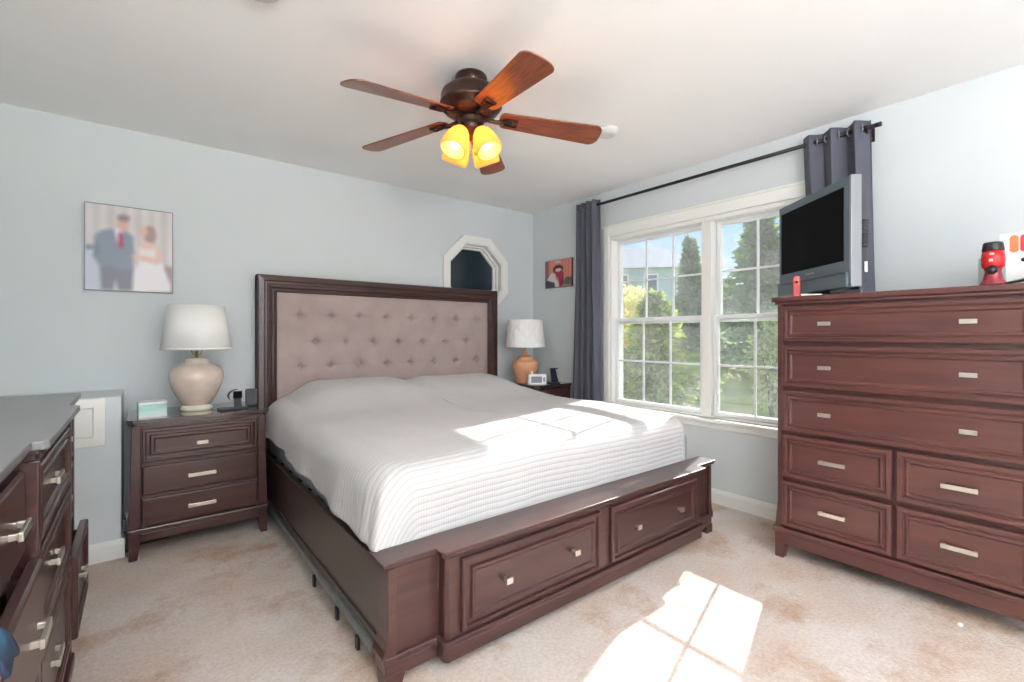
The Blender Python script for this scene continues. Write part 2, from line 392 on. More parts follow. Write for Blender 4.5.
def knob(parent, x, z, y):
    m = MB(); m.box(x - 0.009, x + 0.009, y - 0.016, y + 0.001, z - 0.007, z + 0.007)
    m.hexa([(x - 0.016, y - 0.03, z - 0.012), (x + 0.016, y - 0.03, z - 0.012), (x + 0.013, y - 0.016, z - 0.010), (x - 0.013, y - 0.016, z - 0.010),
            (x - 0.016, y - 0.03, z + 0.012), (x + 0.016, y - 0.03, z + 0.012), (x + 0.013, y - 0.016, z + 0.010), (x - 0.013, y - 0.016, z + 0.010)])
    return m.build('knob', M['nickel'], parent, bevel=0.002)
def drawer(parent, x0, x1, z0, z1, y, kind, pulls, m, pw=0.10, openby=0.0, depth=0.38, out=0.018):
    """front at y (faces -Y); open drawers show their box"""
    d = MB(); yy = y - openby; d.rings(x0, x1, z0, z1, drawer_profile(kind), y=yy)
    d.box(x0 + 0.001, x1 - 0.001, yy, yy + 0.004, z0 + 0.001, z1 - 0.001)
    o = d.build('drawer', m, parent, bevel=0.0012)
    if openby:
        bx = MB(); a, c, e_, g = x0 + 0.02, x1 - 0.02, z0 + 0.01, z1 - 0.03
        bx.box(a, a + 0.012, yy + 0.004, y + depth * 0.6, e_, g); bx.box(c - 0.012, c, yy + 0.004, y + depth * 0.6, e_, g)
        bx.box(a, c, yy + 0.004, y + depth * 0.6, e_, e_ + 0.008)
        bx.build('drawer_box', M['inside'], o)
    face = 0.012 if kind == 'moulded' else 0.022
    for px in pulls: pull(o, px, (z0 + z1) / 2, yy - face, pw, out=out)
    return o
def tleg(mb, x, y, sx, sy, z, wt=0.05, wb=0.034):   # tapered on the inside; (x,y) outer corner, sx/sy point inward
    def q(w_, zz): return [(x, y, zz), (x + sx * w_, y, zz), (x + sx * w_, y + sy * w_, zz), (x, y + sy * w_, zz)]
    mb.hexa(q(wb, 0) + q(wt, z)); return mb
def topslab(mb, x0, x1, y0, y1, z0, z1, over=0.012, cut=0.03):
    """slab with clipped front corners and stepped edge"""
    def pl(o, c): return [(x0 - o + c, y0 - o), (x1 + o - c, y0 - o), (x1 + o, y0 - o + c), (x1 + o, y1), (x0 - o, y1), (x0 - o, y0 - o + c)]
    h = z1 - z0
    mb.prism(pl(over * 0.4, cut), z0, z0 + h * 0.4); mb.prism(pl(over, cut), z0 + h * 0.4, z1)

# ------------------------------------------------------------------ nightstands
def nightstand(label, loc, W=0.655, D=0.45, group='nightstands beside the bed'):
    t = thing('nightstand', label, 'nightstand', loc, 0, None)
    h = W / 2; mw = M['wood']
    c = MB(); c.box(-h + 0.012, h - 0.012, 0.012, D, 0.165, 0.715)
    for sx in (-1, 1):      # corner pilasters with a soft flare
        xo = sx * h
        c.hexa([(xo, 0.0, 0.165), (xo - sx * 0.05, 0.0, 0.165), (xo - sx * 0.05, 0.05, 0.165), (xo, 0.05, 0.165),
                (xo - sx * 0.012, 0.008, 0.705), (xo - sx * 0.05, 0.008, 0.705), (xo - sx * 0.05, 0.05, 0.705), (xo - sx * 0.012, 0.05, 0.705)])
    c.build('body', mw, t, bevel=0.003)
    a = MB(); topslab(a, -h, h, 0.0, D, 0.705, 0.742); a.build('top', M['topwood'], t, bevel=0.003)
    a = MB(); a.box(-h - 0.004, h + 0.004, -0.010, D, 0.138, 0.165); a.box(-h + 0.04, h - 0.04, 0.0, 0.03, 0.092, 0.138); a.build('base_moulding', mw, t, bevel=0.004)
    for sx, sy, yy in ((1, 1, 0), (-1, 1, 0), (1, -1, D), (-1, -1, D)):
        l = MB(); tleg(l, -sx * h, yy, sx, sy, 0.14, 0.055, 0.036); l.build('leg', mw, t, bevel=0.002)
    x0, x1 = -h + 0.054, h - 0.054
    d = drawer(t, x0, x1, 0.512, 0.690, 0.010, 'bed', [], mw); pull(d, -0.004, 0.590, -0.001, 0.055)
    d = drawer(t, x0, x1, 0.340, 0.492, 0.010, 'plain', [-0.006], mw, 0.132)
    d = drawer(t, x0, x1, 0.175, 0.322, 0.010, 'plain', [-0.006], mw, 0.132)
    return t
M['topwood'] = mat('polished_dark_top', lin(52, 40, 40), 0.14, scale=5, stretch=(1, 8, 8), coat=0.8, col2=lin(60, 46, 45))
nightstand('dark brown three-drawer nightstand left of the bed holding the beige lamp', (0.28, 3.17, 0))
nightstand('dark nightstand in the corner right of the bed holding the peach lamp', (2.960, 3.12, 0), W=0.44)

# ------------------------------------------------------------------ chest of drawers (faces -X)
CHW, CHD = 1.0, 0.352
ch = thing('chest_of_drawers', 'tall reddish-brown chest of drawers against the window wall', 'chest of drawers', (2.70, 0.617, 0), -PI / 2)
h = CHW / 2; mw = M['wood_chest']
c = MB(); c.box(-h + 0.008, h - 0.008, 0.01, CHD, 0.16, 1.36)
for sx in (-1, 1):
    xo = sx * h
    c.hexa([(xo, -0.006, 0.165), (xo - sx * 0.035, -0.006, 0.165), (xo - sx * 0.035, 0.05, 0.165), (xo, 0.05, 0.165),
            (xo - sx * 0.012, -0.004, 0.30), (xo - sx * 0.035, -0.004, 0.30), (xo - sx * 0.035, 0.05, 0.30), (xo - sx * 0.012, 0.05, 0.30)])
    c.box(min(xo - sx * 0.012, xo - sx * 0.035), max(xo - sx * 0.012, xo - sx * 0.035), -0.004, 0.05, 0.30, 1.352)
c.build('body', mw, ch, bevel=0.003)
a = MB(); topslab(a, -h, h, -0.004, CHD, 1.350, 1.392, 0.02, 0.02); a.build('top', mw, ch, bevel=0.004)
a = MB(); a.box(-h - 0.006, h + 0.006, -0.018, CHD, 0.140, 0.166); a.box(-h + 0.05, h - 0.05, -0.006, 0.03, 0.075, 0.140)
a.build('base_moulding', mw, ch, bevel=0.005)
for sx, sy, yy in ((1, 1, -0.006), (-1, 1, -0.006), (1, -1, CHD), (-1, -1, CHD)):
    l = MB(); tleg(l, -sx * h, yy, sx, sy, 0.145, 0.06, 0.042); l.build('leg', mw, ch, bevel=0.003)
xs0, xs1 = -h + 0.040, h - 0.040
for z0, z1 in ((1.155, 1.338), (0.918, 1.132), (0.684, 0.896)):
    drawer(ch, xs0, xs1, z0, z1, 0.0, 'moulded', [-0.26, 0.26], mw, 0.055)
for z0, z1 in ((0.440, 0.664), (0.180, 0.416)):
    drawer(ch, xs0, 0.006, z0, z1, 0.0, 'moulded', [-0.228], mw, 0.115)
    drawer(ch, 0.022, xs1, z0, z1, 0.0, 'moulded', [0.232], mw, 0.115)

# ------------------------------------------------------------------ dresser on the left (faces +X), breakfront
DL = 1.58; DY = 1.83
dr = thing('dresser', 'long dark dresser with a grey glossy top at the left edge of the room', 'dresser', (-0.212, DY, 0), PI / 2)
h = DL / 2; cw = 0.325; pj = 0.030; DD = 0.46; mw = M['wood']
c = MB(); c.box(-h + 0.01, h - 0.01, 0.012, DD, 0.12, 0.905); c.box(-cw, cw, -pj + 0.012, 0.02, 0.12, 0.905)
for x in (-h + 0.004, h - 0.034): c.box(x, x + 0.03, -0.002, 0.03, 0.12, 0.905)
for x in (-cw - 0.004, cw - 0.026): c.box(x, x + 0.03, -pj - 0.002, 0.03, 0.12, 0.905)
c.build('body', mw, dr, bevel=0.003)
def dpl(o, cut=0.022):
    return [(-h - o + cut, -o), (-cw - o, -o), (-cw - o, -pj - o + 0.01), (-cw - o + 0.01, -pj - o), (cw + o - 0.01, -pj - o), (cw + o, -pj - o + 0.01), (cw + o, -o),
            (h + o - cut, -o), (h + o, -o + cut), (h + o, DD), (-h - o, DD), (-h - o, -o + cut)]
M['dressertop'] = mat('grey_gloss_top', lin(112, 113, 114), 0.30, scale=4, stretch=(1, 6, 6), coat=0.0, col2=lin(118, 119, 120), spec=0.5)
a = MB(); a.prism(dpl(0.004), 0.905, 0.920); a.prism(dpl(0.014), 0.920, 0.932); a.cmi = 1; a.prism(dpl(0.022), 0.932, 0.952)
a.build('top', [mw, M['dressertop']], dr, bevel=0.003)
a = MB(); a.prism(dpl(0.010), 0.085, 0.125); a.build('base_moulding', mw, dr, bevel=0.005)
for sx, sy, yy in ((1, 1, 0), (-1, 1, 0), (1, -1, DD), (-1, -1, DD)):
    l = MB(); tleg(l, -sx * h, yy, sx, sy, 0.09, 0.06, 0.045); l.build('leg', mw, dr, bevel=0.003)
rows = ((0.705, 0.888), (0.465, 0.687), (0.160, 0.442))
for k, (z0, z1) in enumerate(rows):
    op = 0.030 if k == 1 else 0.0
    d = drawer(dr, -h + 0.040, -cw - 0.010, z0, z1, 0.010, 'plain', [-0.47], mw, 0.10, openby=op, out=0.014)
    drawer(dr, -cw + 0.034, cw - 0.034, z0, z1, -pj + 0.019, 'moulded', [-0.02], mw, 0.10, out=0.012)
    op = 0.025 if k == 2 else 0.0
    drawer(dr, cw + 0.010, h - 0.040, z0, z1, 0.020, 'moulded', [0.56], mw, 0.085, openby=op + (0.02 if op else 0), out=0.012)
# blue cloth peeking from the open drawer
cl = MB(); vs = []; fs = []
nx, ny = 14, 6
for j in range(ny):
    for i in range(nx):
        s_ = i / (nx - 1); q_ = j / (ny - 1)
        yy = 1.05 + 0.09 * s_; xx = -0.215 + 0.056 * q_; zz = 0.684 + 0.030 * math.sin(PI * q_ * 0.9) + 0.008 * math.sin(s_ * 9 + q_ * 3) - (0.030 * max(0, q_ - 0.75) * 4)
        vs.append((xx, yy, zz))
for j in range(ny - 1):
    for i in range(nx - 1): fs.append((j * nx + i, j * nx + i + 1, (j + 1) * nx + i + 1, (j + 1) * nx + i))
cl.add(vs, fs, True); o = cl.build('folded_cloth', mat('navy_teal_cloth', lin(26, 36, 66), 0.85, scale=14, col2=lin(40, 80, 104)))
sm = o.modifiers.new('s', 'SOLIDIFY'); sm.thickness = 0.006
tag(o, 'blue cloth spilling from the open drawer of the dresser', 'cloth')

# ------------------------------------------------------------------ bed
bx0, bx1 = 0.65, 2.71; bc = (bx0 + bx1) / 2
bed = thing('bed', 'king bed with tufted mauve headboard and drawers in its dark footboard', 'bed', (bc, 2.56, 0))
def L(x, y, z): return (x - bc, y - 2.56, z)
class LB(MB):
    def build(s, name, m, parent=None, bevel=0.0, **k):
        s.v = [(x - bc, y - 2.56, z) for x, y, z in s.v]; return MB.build(s, name, m, parent, bevel, **k)
mw = M['wood']; HX0, HX1, HT = 0.628, 2.662, 1.608; HFY = 3.600
c = LB(); c.box(HX0, HX1, HFY + 0.012, 3.685, 0.05, HT - 0.01)
c.rings(HX0, HX1, 0.10, HT, [(0, -0.075), (0, 0.004), (0.006, 0.016), (0.040, 0.020), (0.046, 0.008), (0.060, 0.008), (0.066, 0.016), (0.084, 0.012), (0.092, -0.002), (0.106, -0.004), (0.112, 0.004), (0.122, 0.0), (0.128, -0.012)], cap=False, y=HFY)
hb = c.build('headboard', mw, bed, bevel=0.0015)
# tufted panel
px0, px1, pz0, pz1 = HX0 + 0.120, HX1 - 0.120, 0.50, HT - 0.120
btn = []
for (zr, n, x0, dx) in ((1.335, 8, 0.890, 0.2165), (1.140, 7, 0.998, 0.2165), (0.965, 8, 0.890, 0.2165), (0.79, 7, 0.998, 0.2165)):
    for k in range(n): btn.append((x0 + 0.012 + dx * k, zr))
nu, nv = 340, 170; c = LB(); vs = []; fs = []
for j in range(nv + 1):
    for i in range(nu + 1):
        x = px0 + (px1 - px0) * i / nu; z = pz0 + (pz1 - pz0) * j / nv
        ed = min(x - px0, px1 - x, z - pz0, pz1 - z)
        y = HFY - 0.010 - 0.016 * (1 - math.exp(-ed / 0.02))
        for bx_, bz in btn:
            dx_, dz_ = x - bx_, z - bz; r2 = (dx_ * dx_ + dz_ * dz_)
            if r2 < 0.03:
                r = math.sqrt(r2); y += 0.032 * math.exp(-(r / 0.026) ** 1.1)
                y += 0.016 * math.exp(-(dz_ / 0.007) ** 2) * math.exp(-abs(dx_) / 0.030)
                y += 0.013 * math.exp(-(dx_ / 0.007) ** 2) * math.exp(-abs(dz_) / 0.018)
        vs.append((x, y, z))
for j in range(nv):
    for i in range(nu):
        a = j * (nu + 1) + i; fs.append((a, a + 1, a + nu + 2, a + nu + 1))
c.add(vs, fs, True); c.build('tufted_panel', M['suede'], hb, recalc=False)
proto = None
for bx_, bz in btn:
    if bz < 0.85: continue
    if proto is None:
        m_ = MB(); m_.sphere((0, 0, 0), 0.010, 14, (1, 0.55, 1)); proto = m_.build('button', M['suede'], hb); ob = proto
    else:
        ob = proto.copy(); COL.objects.link(ob)
    ob.location = L(bx_, HFY + 0.002, bz)
# footboard
FY = 1.50; PJ = 0.055; cx0, cx1 = 0.845, 2.515
def fpl(o, back=1.585):
    return [(bx0 - o, FY - o), (cx0 - o, FY - o), (cx0 - o, FY - PJ - o + 0.012), (cx0 - o + 0.012, FY - PJ - o), (cx1 + o - 0.012, FY - PJ - o), (cx1 + o, FY - PJ - o + 0.012), (cx1 + o, FY - o),
            (bx1 + o, FY - o), (bx1 + o, back), (bx0 - o, back)]
c = LB(); c.prism(fpl(0.0, 1.575), 0.10, 0.405)
for s_, xo in ((1, bx0), (-1, bx1)):    # curved flare at the foot of each corner
    prof = [(0.0015, 0.404), (0.0015, 0.22), (0.005, 0.165), (0.012, 0.135), (0.022, 0.115), (0.022, 0.10), (-0.03, 0.10), (-0.03, 0.404)]
    c.extr([(-s_ * a, b_) for a, b_ in prof], (xo, FY - 0.012, 0), (1, 0, 0), (0, 0, 1), (0, 1, 0), 0.088)
fb = c.build('footboard', mw, bed, bevel=0.003)
c = LB(); c.prism(fpl(0.006, 1.58), 0.400, 0.410); c.prism(fpl(0.020, 1.585), 0.410, 0.422); c.prism(fpl(0.026, 1.59), 0.422, 0.434); c.build('cap', mw, fb, bevel=0.004)
c = LB(); c.prism(fpl(0.016, 1.58), 0.088, 0.112); c.prism([p for p in fpl(0.010, 1.58)], 0.036, 0.088); c.build('base_moulding', mw, fb, bevel=0.005)
for x, s_ in ((bx0 - 0.01, 1), (bx1 + 0.01, -1)):
    c = LB(); tleg(c, x - s_ * 0.002, FY - 0.014, s_, 1, 0.05, 0.075, 0.060); c.build('leg', mw, bed, bevel=0.003)
for x0, x1, kx in ((0.905, 1.640, (1.10, 1.47)), (1.720, 2.455, (1.90, 2.27))):
    d = LB(); d.rings(x0, x1, 0.128, 0.388, drawer_profile('bed'), y=FY - PJ); dd = d.build('drawer', mw, bed, bevel=0.0015)
    for k in kx:
        kb = knob(dd, k - bc, 0.258, FY - PJ - 0.012 - 2.56)
# rails
for x0, x1 in ((0.655, 0.685), (2.675, 2.705)):
    c = LB(); c.box(x0, x1, 1.57, 3.62, 0.135, 0.395); c.box(x0 - 0.008, x1 + 0.008, 1.57, 3.62, 0.118, 0.140); c.build('side_rail', M['wood_dark'], bed, bevel=0.002)
c = LB(); c.box(0.630, 0.642, 1.60, 2.25, 0.078, 0.108); c.box(0.634, 0.652, 1.60, 3.2, 0.104, 0.112); c.box(0.634, 0.646, 2.20, 3.35, 0.082, 0.104)
sl = c.build('drawer_slide', M['steel'], bed, bevel=0.002)
for yy in (1.70, 1.93, 2.25):
    c = LB(); c.box(0.622, 0.634, yy, yy + 0.024, 0.035, 0.085); c.box(0.622, 0.650, yy, yy + 0.024, 0.074, 0.084); c.build('foot_bracket', M['black'], sl, bevel=0.002)
c = LB()
for k in range(9): c.box(0.685, 2.675, 1.66 + k * 0.215, 1.73 + k * 0.215, 0.345, 0.365)
c.build('slats', mat('pine_slats', lin(200, 180, 150), 0.6, var=0.08), bed)
c = LB(); c.box(0.69, 2.67, 1.605, 3.585, 0.366, 0.60); mt = c.build('mattress', M['mattress'], bed, bevel=0.05, segs=5); shadesmooth(mt)
# legs under head
for x in (0.64, 2.60):
    c = LB(); c.box(x, x + 0.06, 3.61, 3.68, 0, 0.06); c.build('leg', mw, bed)

# bedspread ---------------------------------------------------------------
def quiltmat():
    m = bpy.data.materials.new('white_quilt'); m.use_nodes = True; t = m.node_tree; b = t.nodes['Principled BSDF']
    b.inputs['Roughness'].default_value = 0.85; b.inputs['Specular IOR Level'].default_value = 0.2; b.inputs['Sheen Weight'].default_value = 0.1
    uvn = t.nodes.new('ShaderNodeUVMap'); uvn.uv_map = 'UVMap'
    sp = t.nodes.new('ShaderNodeSeparateXYZ'); t.links.new(uvn.outputs[0], sp.inputs[0])
    def M_(op, a, b_=None):
        n = t.nodes.new('ShaderNodeMath'); n.operation = op
        for i, v in enumerate((a, b_)):
            if v is None: continue
            if isinstance(v, (int, float)): n.inputs[i].default_value = v
            else: t.links.new(v, n.inputs[i])
        return n.outputs[0]
    nz_ = t.nodes.new('ShaderNodeTexNoise'); nz_.inputs['Scale'].default_value = 6; t.links.new(uvn.outputs[0], nz_.inputs['Vector'])
    vv = M_('ADD', sp.outputs[1], M_('MULTIPLY', nz_.outputs['Fac'], 0.012))
    rib = M_('ABSOLUTE', M_('SINE', M_('MULTIPLY', vv, PI / 0.026)))            # rounded rows
    brk = M_('ABSOLUTE', M_('SINE', M_('MULTIPLY', sp.outputs[0], PI / 0.011)))  # fine stitches inside the rows
    hgt = M_('ADD', M_('MULTIPLY', rib, 1.0), M_('MULTIPLY', brk, 0.35))
    bp = t.nodes.new('ShaderNodeBump'); bp.inputs['Strength'].default_value = 0.34; bp.inputs['Distance'].default_value = 0.006
    t.links.new(hgt, bp.inputs['Height']); t.links.new(bp.outputs[0], b.inputs['Normal'])
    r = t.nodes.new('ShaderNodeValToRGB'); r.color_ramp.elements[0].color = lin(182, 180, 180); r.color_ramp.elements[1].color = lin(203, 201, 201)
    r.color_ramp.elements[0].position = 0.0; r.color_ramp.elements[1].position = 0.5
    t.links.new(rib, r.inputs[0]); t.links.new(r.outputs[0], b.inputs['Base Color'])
    return m
qx0, qx1, qy0, qy1, R = 0.668, 2.705, 1.600, 3.575, 0.15
per = []    # (x, y, nx, ny), clockwise start at head-left going to foot-left, foot, right, head
def seg(a, b_, n, nrm):
    for k in range(n): f_ = k / n; per.append((a[0] + (b_[0] - a[0]) * f_, a[1] + (b_[1] - a[1]) * f_, nrm[0], nrm[1]))
def arc(cx_, cy_, a0, a1, n, r=R):
    for k in range(n):
        an = a0 + (a1 - a0) * k / n; per.append((cx_ + r * math.cos(an), cy_ + r * math.sin(an), math.cos(an), math.sin(an)))
r2 = 0.14
seg((qx0, qy1 - r2), (qx0, qy0 + R), 110, (-1, 0)); arc(qx0 + R, qy0 + R, PI, 1.5 * PI, 24)
seg((qx0 + R, qy0), (qx1 - R, qy0), 110, (0, -1)); arc(qx1 - R, qy0 + R, 1.5 * PI, 2 * PI, 24)
seg((qx1, qy0 + R), (qx1, qy1 - r2), 90, (1, 0)); arc(qx1 - r2, qy1 - r2, 0, PI / 2, 8, r2)
seg((qx1 - r2, qy1), (qx0 + r2, qy1), 60, (0, 1)); arc(qx0 + r2, qy1 - r2, PI / 2, PI, 8, r2)
NP = len(per)
def topz(x, y):
    z = 0.712 + 0.01 * math.sin((x - 0.7) * 3.1)
    hmp = 1 / (1 + math.exp(-(y - 3.03) / 0.09))                     # pillows under the spread
    side = max(0.0, min(1.0, min(x - 0.69, 2.67 - x) / 0.30)); side = side * side * (3 - 2 * side)
    gap = 1 - 0.22 * math.exp(-((x - 1.66) / 0.09) ** 2)
    z += 0.150 * hmp * (0.15 + 0.85 * side) * gap
    ft = max(0.0, (y - 1.6)); z -= 0.020 * math.exp(-ft / 0.25)
    z += 0.010 * noise.noise(Vector((x * 1.8, y * 2.2, 0.3))) + 0.004 * noise.noise(Vector((x * 6, y * 4, 2.3)))
    return z
def hemz(x, y, nx_, ny_):
    if nx_ < -0.7: return 0.43 + 0.11 * max(0, min(1, (y - 1.6) / 1.7)) + 0.012 * noise.noise(Vector((y * 4, 0, 0)))
    if ny_ > 0.5: return 0.60
    if ny_ < -0.7: return 0.37
    if nx_ < 0: return 0.370 + 0.05 * abs(nx_)
    return 0.445
vs = []; uvs = []; fs = []
drops = [k / 22 for k in range(23)]
NR = 0
edge_r = 0.105
# top rings from the spine outwards, then down the sides
fr = [1 - (1 - k / 60) ** 1.15 for k in range(60)]
for f_ in fr:
    for (x, y, nx_, ny_) in per:
        sx_ = (qx0 + qx1) / 2 + (x - (qx0 + qx1) / 2) * 0.0; sy_ = max(qy0 + 0.6, min(qy1 - 0.6, y))
        ex, ey = x - nx_ * edge_r, y - ny_ * edge_r
        X = sx_ + (ex - sx_) * f_; Y = sy_ + (ey - sy_) * f_
        vs.append((X, Y, topz(X, Y))); uvs.append((X, Y))
    NR += 1
acc = 0
for (x, y, nx_, ny_) in per: pass
# per-point arclength for folds
sacc = [0.0]
for k in range(1, NP): sacc.append(sacc[-1] + math.hypot(per[k][0] - per[k - 1][0], per[k][1] - per[k - 1][1]))
nd = 26
for d in range(nd + 1):
    for k, (x, y, nx_, ny_) in enumerate(per):
        ex, ey = x - nx_ * edge_r, y - ny_ * edge_r; zt = topz(ex, ey); zh = hemz(x, y, nx_, ny_)
        total = edge_r * PI / 2 + max(0.02, zt - edge_r - zh); s_ = total * d / nd
        if s_ < edge_r * PI / 2:
            an = s_ / edge_r; o_ = edge_r * math.sin(an); dz = edge_r * (1 - math.cos(an))
        else:
            o_ = edge_r; dz = edge_r + (s_ - edge_r * PI / 2)
        t_ = dz / max(0.05, zt - zh)
        corner = 1 - max(abs(nx_), abs(ny_)); corner = corner / 0.293
        if nx_ < -0.02 or nx_ > 0.02:
            fold = 0.010 * math.sin(sacc[k] * 9 + 0.8) + 0.006 * math.sin(sacc[k] * 23)
            o_ += t_ * ((0.030 if nx_ < 0 else 0.012) + fold) * min(1, abs(nx_) * 1.3)
        if nx_ < 0 and ny_ < 0: o_ += t_ * (0.075 * corner) + 0.012 * t_ * math.sin(k * 0.9) * corner
        if ny_ < -0.7: o_ += 0.006 * t_ * math.sin(sacc[k] * 14)
        X = ex + nx_ * o_; Y = ey + ny_ * o_
        if abs(ny_) > 0.999 and ny_ < 0: Y = max(Y, 1.597)
        if ny_ > 0.5: Y = min(Y, 3.588)
        vs.append((X, Y, zt - dz)); uvs.append((x + nx_ * s_ * abs(nx_), ey + ny_ * s_ * abs(ny_)))
    NR += 1
for j in range(NR - 1):
    for k in range(NP):
        k2 = (k + 1) % NP; fs.append((j * NP + k, (j + 1) * NP + k, (j + 1) * NP + k2, j * NP + k2))
me = bpy.data.meshes.new('bedspread'); me.from_pydata(vs, [], fs); me.update()
ul = me.uv_layers.new(name='UVMap')
for lp in me.loops: ul.data[lp.index].uv = uvs[lp.vertex_index]
for p in me.polygons: p.use_smooth = True
me.materials.append(quiltmat())
bm = bmesh.new(); bm.from_mesh(me); bmesh.ops.remove_doubles(bm, verts=bm.verts, dist=0.0004); bmesh.ops.recalc_face_normals(bm, faces=bm.faces); bm.to_mesh(me); bm.free()
q = bpy.data.objects.new('bedspread', me); COL.objects.link(q)
sm = q.modifiers.new('s', 'SOLIDIFY'); sm.thickness = 0.006; sm.offset = -1
tag(q, 'white ribbed quilt covering the mattress of the king bed', 'bedspread')

# ------------------------------------------------------------------ ceiling fan
FX, FYc = 1.257, 1.911
fan = thing('ceiling_fan', 'bronze ceiling fan with five cherry wood blades and lit amber lights', 'ceiling fan', (FX, FYc, H))
MB().lathe([(0.074, 0.0), (0.078, -0.012), (0.078, -0.045), (0.07, -0.055), (0.03, -0.06)], n=40).build('canopy', M['bronze'], fan)
MB().lathe([(0.04, -0.05), (0.085, -0.055), (0.120, -0.068), (0.140, -0.085), (0.146, -0.10), (0.146, -0.132), (0.150, -0.137), (0.150, -0.146), (0.142, -0.152), (0.130, -0.172), (0.100, -0.190), (0.06, -0.200)], n=48).build('motor_housing', M['bronze'], fan)
MB().lathe([(0.05, -0.195), (0.062, -0.200), (0.066, -0.215), (0.058, -0.228), (0.062, -0.236), (0.064, -0.262), (0.050, -0.276), (0.030, -0.288), (0.012, -0.294), (0.010, -0.305), (0.003, -0.312)], n=36).build('switch_housing', M['bronze'], fan)
BA = [-29, -100, -172, 116, 44]
BZ = -0.188
for a in BA:
    R_ = Matrix.Rotation(math.radians(a), 4, 'Z') @ Matrix.Translation((0, 0, BZ)) @ Matrix.Rotation(math.radians(7.5 if a == -172 else 5.0), 4, 'Y') @ Matrix.Rotation(math.radians(-12), 4, 'X')
    out = []
    r0, r1, w0, w1 = 0.138, 0.652, 0.056, 0.076
    n = 12
    top = []
    for k in range(n + 1): an = PI / 2 * k / n; top.append((r0 + 0.03 - 0.03 * math.cos(an) , (w0) * math.sin(an) ** 0.6))
    for k in range(n + 1): an = PI / 2 * (1 - k / n); top.append((r1 - 0.045 + 0.045 * math.cos(an) ** 1.0, w1 * math.sin(an) ** 0.7))
    pl_ = top + [(x, -y) for x, y in reversed(top)][1:-1] if top[0][1] < 1e-6 else top + [(x, -y) for x, y in reversed(top)]
    m_ = MB(); m_.extr(pl_, (0, 0, -0.003), (1, 0, 0), (0, 1, 0), (0, 0, 1), 0.006)
    bl_ = m_.build('blade', M['blade'], fan, bevel=0.0015); bl_.matrix_local = R_
    m_ = MB()
    m_.tube([(0.055 - 0.0, 0, 0.004), (0.09, 0, -0.012), (0.125, 0, -0.016), (0.16, 0, -0.010)], [0.013, 0.011, 0.011, 0.012], 10)
    loop = [(0.165, 0.016), (0.225, 0.024), (0.225, -0.024), (0.165, -0.016)]
    m_.tube([(x, y, -0.010) for x, y in loop], 0.006, 8, closed=True)
    m_.tube([(0.16, 0, -0.010), (0.200, 0.0, -0.010)], 0.005, 8); m_.box(0.155, 0.20, -0.016, 0.016, -0.009, -0.004)
    br = m_.build('blade_bracket', M['bronze'], bl_)
amber = bpy.data.materials.new('amber_glass'); amber.use_nodes = True; t = amber.node_tree; b = t.nodes['Principled BSDF']
b.inputs['Base Color'].default_value = lin(250, 190, 110); b.inputs['Roughness'].default_value = 0.35
b.inputs['Transmission Weight'].default_value = 0.0; b.inputs['Emission Color'].default_value = (1.0, 0.45, 0.07, 1); b.inputs['Emission Strength'].default_value = 0.12
tl = t.nodes.new('ShaderNodeBsdfTranslucent'); tl.inputs['Color'].default_value = (1.0, 0.60, 0.22, 1)
mxs = t.nodes.new('ShaderNodeMixShader'); mxs.inputs[0].default_value = 0.5
t.links.new(b.outputs[0], mxs.inputs[1]); t.links.new(tl.outputs[0], mxs.inputs[2])
t.links.new(mxs.outputs[0], t.nodes['Material Output'].inputs[0])
bulbm = emis('lit_bulb', (1.0, 0.85, 0.6, 1), 22)
for a in (-78, -168, 102, 12):
    R_ = Matrix.Rotation(math.radians(a), 4, 'Z') @ Matrix.Translation((0.055, 0, -0.262)) @ Matrix.Rotation(math.radians(-27), 4, 'Y')
    m_ = MB(); m_.lathe([(0.012, 0.02), (0.020, 0.01), (0.024, -0.006), (0.026, -0.022)], n=20)
    fi = m_.build('light_fitter', M['bronze'], fan); fi.matrix_local = R_
    m_ = MB(); pr_ = [(0.022, -0.010), (0.034, -0.022), (0.046, -0.042), (0.055, -0.068), (0.061, -0.095), (0.064, -0.120), (0.063, -0.138), (0.058, -0.148)]
    m_.lathe(pr_, n=32, cap=False); gs = m_.build('glass_shade', amber, fi)
    s_ = gs.modifiers.new('s', 'SOLIDIFY'); s_.thickness = 0.003
    m_ = MB(); m_.lathe([(0.011, -0.02), (0.013, -0.05), (0.022, -0.075), (0.026, -0.098), (0.020, -0.118), (0.008, -0.126), (0.0005, -0.128)], n=20)
    m_.build('bulb', bulbm, fi)
for dx in (-0.012, 0.012):
    m_ = MB(); m_.tube([(dx, -0.02, -0.29), (dx, -0.02, -0.37)], 0.0012, 6); m_.sphere((dx, -0.02, -0.375), 0.006, 10, (1, 1, 1.8)); m_.build('pull_chain', M['brass'], fan)
for (x, y, r, lb) in ((2.235, 1.895, 0.07, 'round white smoke detector on the ceiling right of the fan'), (0.33, 1.86, 0.085, 'round white ceiling disc at the top edge left of the fan')):
    d = MB(); d.lathe([(r, 0), (r * 0.98, -0.012), (r * 0.8, -0.03), (r * 0.45, -0.036), (0.001, -0.036)], n=36)
    o = d.build('smoke_detector', mat('offwhite_plastic', lin(212, 212, 210), 0.6)); o.location = (x, y, H); tag(o, lb, 'smoke detector')

